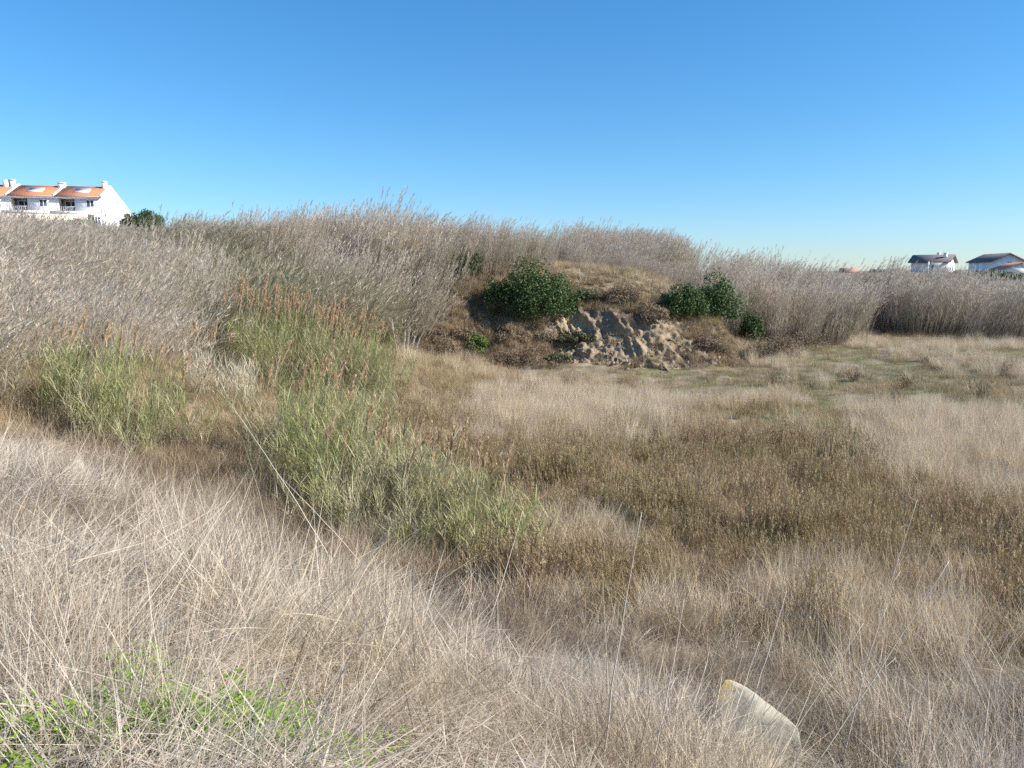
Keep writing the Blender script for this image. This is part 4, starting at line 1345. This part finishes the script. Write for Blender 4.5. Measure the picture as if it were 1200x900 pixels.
# terraced row on the left hill: each house a thing of its own
YF, YR, YB = 115.0, 119.0, 128.5
ROW = R(10)
ZE = pix(121, 230, YF)[2]; ZR = pix(137, 217, YR)[2] - 0.4; ZT = pix(100, 249.5, YF - 1.4)[2]; ZB = 11.0
ZBK = pix(156, 250, YB)[2]
UW = 6.15
X_END = pix(121, 250, YF)[0]
row_labels = ['end house of the white terrace with the broad bare gable wall', 'second white terraced house from the gable end, with a double chimney',
              'third white terraced house from the gable end, cut by the picture edge', 'white terraced house outside the left picture edge']
for k in range(4):
    x1 = X_END - k * UW; x0 = x1 - UW
    e = tag(empty('terraced_house', (X_END + (x0 - X_END) * math.cos(ROW), YF + (x0 - X_END) * math.sin(ROW), ZB), ROW), row_labels[k], 'house', 'white terraced houses on the hill')
    o_ = (x0, YF, ZB)
    lx = lambda x: x - x0
    # local coordinates: x 0..UW, y 0..(YB-YF), z 0..
    D = YB - YF; zr, ze, zt, zb = ZR - ZB, ZE - ZB, ZT - ZB, 0.0
    wall = MB()
    lo, ro = (0.35, 2.45)  # loggia opening in x
    lz0, lz1 = zt + 0.02, ze - 0.35
    # side / back walls as full gable slabs 0.25 thick
    prof_g = [(0, zb), (D, zb), (D, ZBK - ZB), (YR - YF, zr - 0.02), (0, ze - 0.02)]
    wall.prism(prof_g, UW - 0.25, UW, 'x')
    if k == 3: wall.prism(prof_g, 0, 0.25, 'x')
    X0, X1 = (0.25 if k == 3 else 0.0), UW - 0.25
    wall.box(X0, X1, 0, 0.25, zb, lz0); wall.box(X0, X1, 0, 0.25, lz1, ze - 0.05)
    wall.box(X0, lo, 0, 0.25, lz0, lz1) if lo > X0 else None
    wall.box(ro, X1, 0, 0.25, lz0, lz1)
    wall.box(X0, X1, D - 0.25, D, zb, ZBK - ZB - 0.1)
    wall.build('wall', M_white, e)
    lg = MB(); lg.box(lo, ro, 1.6, 1.75, lz0, lz1); lg.box(lo - 0.05, lo, 0.25, 1.6, lz0, lz1); lg.box(ro, ro + 0.05, 0.25, 1.6, lz0, lz1)
    lg.box(lo, ro, 0.25, 1.6, lz1 - 0.05, lz1)
    lg.build('loggia', M_cream, e)
    window(e, lo + 0.4, ro - 0.3, 1.6, lz0 + 0.1, lz1 - 0.35)
    rl = MB()
    for i in range(9): rl.box(lo + 0.02 + i * 0.25, lo + 0.05 + i * 0.25, 0.05, 0.08, lz0, lz0 + 0.85)
    rl.box(lo, ro, 0.04, 0.09, lz0 + 0.86, lz0 + 0.91)
    rl.build('railing', M_frame, e)
    window(e, 4.05, 4.95, 0.0, zt + 0.95, zt + 1.85, mull=1)
    # front slope (tiled) and back slope
    sl = (zr - ze) / (YR - YF)
    rf = MB()
    rf.prism([(-0.35, ze - 0.35 * sl), (YR - YF, zr), (YR - YF, zr + 0.14), (-0.35, ze - 0.35 * sl + 0.14)], 0.0, UW - 0.32, 'x')
    roof = rf.build('roof', M_tile, e)
    sb = (zr - (ZBK - ZB)) / (YB - YR)
    rb = MB(); rb.prism([(YR - YF + 0.003, zr), (D + 0.3, ZBK - ZB - 0.3 * sb), (D + 0.3, ZBK - ZB - 0.3 * sb + 0.12), (YR - YF + 0.003, zr + 0.14)], 0.0, UW - 0.32, 'x')
    rb.build('back_roof', M_tile, e)
    pp = MB()
    pp.prism([(-0.3, ze - 0.3 * sl - 0.05), (YR - YF, zr + 0.0), (D + 0.2, ZBK - ZB - 0.2 * sb), (D + 0.2, ZBK - ZB - 0.2 * sb + 0.28), (YR - YF, zr + 0.33), (-0.3, ze - 0.3 * sl + 0.25)], UW - 0.318, UW + 0.02, 'x')
    pp.build('parapet', M_white, e)
    gt = MB(); gt.box(0, UW - 0.32, -0.47, -0.352, ze - 0.35 * sl - 0.06, ze - 0.35 * sl + 0.06); gt.build('gutter', M_gray, e)
    # skylight lying on the slope
    s0, s1 = 1.0, 2.5
    sk = MB(); sk.prism([(s0, ze + s0 * sl + 0.141), (s1, ze + s1 * sl + 0.141), (s1, ze + s1 * sl + 0.27), (s0, ze + s0 * sl + 0.27)], 2.0, 4.0, 'x')
    so = sk.build('skylight', M_frame, e)
    sg = MB(); sg.prism([(s0 + 0.25, ze + (s0 + 0.25) * sl + 0.272), (s1 - 0.25, ze + (s1 - 0.25) * sl + 0.272), (s1 - 0.25, ze + (s1 - 0.25) * sl + 0.30), (s0 + 0.25, ze + (s0 + 0.25) * sl + 0.30)], 2.3, 3.7, 'x')
    sg.build('pane', M_sky_glass, so)
    ch = MB()
    cw = 0.9 if k == 1 else 0.55
    cxp = UW - 0.35 - cw if k != 1 else UW - 0.7
    ch.box(cxp, cxp + cw, YR - YF - 0.9, YR - YF - 0.2, zr - 1.0, zr + (0.75 if k != 1 else 0.45))
    ch.box(cxp - 0.08, cxp + cw + 0.08, YR - YF - 0.98, YR - YF - 0.12, zr + (0.752 if k != 1 else 0.452), zr + (0.86 if k != 1 else 0.55))
    if k == 2:
        ch.box(cxp - 0.9, cxp - 0.2, YR - YF - 0.9, YR - YF - 0.2, zr - 1.0, zr + 0.75)
    ch.build('chimney', M_white, e)
    # terrace slab with white parapet in front
    te = MB(); te.box(0.0, UW - 0.01 - (1.1 if k == 0 else 0), -2.4, -0.003, zt - 0.25, zt - 0.0)
    te.box(0.0, UW - 0.01 - (1.1 if k == 0 else 0), -2.55, -2.403, zt - 0.25, zt + 0.12)
    te.build('terrace', M_cream if False else M_white, e)
    if k == 0:
        window(e, 4.6, 5.7, 0.0, zt - 1.6, zt - 0.5, mull=2)

# low cream wall and hedge below the terrace
cw = MB(); x0 = X_END - 4 * UW; cw.box(x0, X_END - 1.2, YF - 3.0, YF - 2.75, ZB, ZT - 0.35)
cw.xform(Matrix.Translation((X_END, YF, 0)) @ Matrix.Rotation(ROW, 4, 'Z') @ Matrix.Translation((-X_END, -YF, 0)))
tag(cw.build('garden_wall', M_cream), 'cream garden wall along the foot of the white terrace', 'wall')
bush((X_END + 7.6, 113, Hs(X_END + 7.6, 113)), 2.1, 2.0, (pix(165, 248, 113)[2] - Hs(X_END + 7.6, 113)) / 1.2, 'dark green garden tree right of the terrace gable', n=7000, leaf=0.22, name='garden_tree', cat='tree', lumps=12, trunk=0.4)
bush((X_END + 5.2, 112, Hs(X_END + 5.2, 112)), 1.3, 1.5, (pix(165, 246, 112)[2] - Hs(X_END + 5.2, 112)) / 1.2, 'palm-like light green bush touching the gable corner', mat=M_bush_o, n=3500, leaf=0.3)
xx_, yy_, zz_ = pix(95, 262, 108)
bush((xx_, yy_, Hs(xx_, yy_)), 2.6, 1.2, (pix(95, 253, 108)[2] - Hs(xx_, yy_)) / 1.1, 'low dark hedge bush under the terrace wall', n=4000, leaf=0.22)


def house(loc, rz, L, W, hw, rise, label, wallm=M_white, roofm=M_tile_d, name='house', chim=(), wins=(), over=0.4, grp=None):
    """gabled house, ridge along local x, gable ends at x=0 and x=L"""
    e = tag(empty(name, loc, rz), label, 'house', grp)
    w = MB()
    w.prism([(0, 0), (W, 0), (W, hw), (W / 2, hw + rise), (0, hw)], 0, L, 'x')
    w.build('wall', wallm, e)
    s = rise / (W / 2)
    r = MB()
    r.prism([(-over, hw - over * s + 0.005), (W / 2, hw + rise + 0.005), (W + over, hw - over * s + 0.005), (W + over, hw - over * s + 0.22), (W / 2, hw + rise + 0.22), (-over, hw - over * s + 0.22)], -over, L + over, 'x')
    r.build('roof', roofm, e)
    for (a, b_, hh, wd) in chim:
        zr_ = hw + rise - abs(b_ - W / 2) * s
        c = MB().box(a, a + wd, b_ - wd / 2, b_ + wd / 2, zr_ - 0.3, zr_ + hh)
        c.box(a - 0.06, a + wd + 0.06, b_ - wd / 2 - 0.06, b_ + wd / 2 + 0.06, zr_ + hh + 0.003, zr_ + hh + 0.12)
        c.build('chimney', wallm, e)
    for (side, a0, a1, z0, z1) in wins:
        if side == 'front': window(e, a0, a1, 0.0, z0, z1, -1, 'y')
        elif side == 'right': window(e, a0, a1, L, z0, z1, 1, 'x')
        elif side == 'left': window(e, a0, a1, 0.0, z0, z1, -1, 'x')
    return e


# right hand houses
hp = pix(1110, 323, 150)
house((hp[0] - 5.0, hp[1] + 3.9, hp[2]), R(-38), 6.4, 7.0, 2.6, 1.25, 'small white house with dark roof and sunlit gable behind the right reeds', chim=((3.6, 4.6, 0.9, 0.5), (5.2, 2.0, 0.9, 0.6)),
      wins=(('front', 2.9, 3.9, 1.2, 2.0), ('right', 1.6, 2.5, 1.0, 2.0), ('right', 4.2, 5.1, 1.0, 2.0)), over=0.5)
hp = pix(1180, 326, 165)
house((hp[0] + 3.4, hp[1], hp[2] - 0.6), R(88), 9.0, 6.6, 4.1, 1.5, 'big pale house with gable facing the meadow at the right picture edge', wins=(('left', 2.6, 3.5, 3.1, 4.0),), over=0.45)
hp = pix(1192, 326, 155)
house((hp[0] + 3.6, hp[1], hp[2] - 0.4), R(80), 6.0, 5.6, 2.2, 1.1, 'low white annex with orange tiled roof before the big pale house', roofm=M_tile_o, over=0.3)
hp = pix(1000, 323, 150)
house((hp[0] - 1, hp[1] + 3, hp[2] - 0.9), R(-20), 3.0, 5.0, 1.5, 0.7, 'low white house almost hidden by the right reeds', roofm=M_tile_o, over=0.3)
hp = pix(1056, 322, 150)
house((hp[0] - 4, hp[1] + 3, hp[2] - 0.8), R(-20), 5.5, 6.0, 0.9, 0.8, 'dark roofed low house almost hidden left of the small white house', roofm=M_tile_d, over=0.3)
pl_ = pix(1087, 326, 146)
po = MB().tube([(0, 0, -1), (0, 0, 3.0)], 0.12, 6).build('pole', M_white, None, tuple(pl_))
tag(po, 'pale pole in front of the small white house', 'pole')
RG = 'dark bushes on the right skyline'
for i, (u, v, lb, s) in enumerate([(1128, 326, 'dark bush right of the small white house', 1.7), (1150, 326, 'dark skyline bush between the small and the big house', 1.9),
                                   (1168, 326, 'dark skyline bush in front of the big pale house', 2.0), (1190, 330, 'dark bush at the right picture edge below the annex', 2.6), (1100, 326, 'low bush under the small white house', 1.2)]):
    p_ = pix(u, v, 120)
    bush((p_[0], p_[1], Hs(p_[0], p_[1])), s * 1.4, s, (p_[2] + 0.6 * s - Hs(p_[0], p_[1])) / 1.1, lb, n=3500, leaf=0.25, group=RG)

for nm in ('hillside', ):
    pass
print('objects', len(bpy.data.objects))
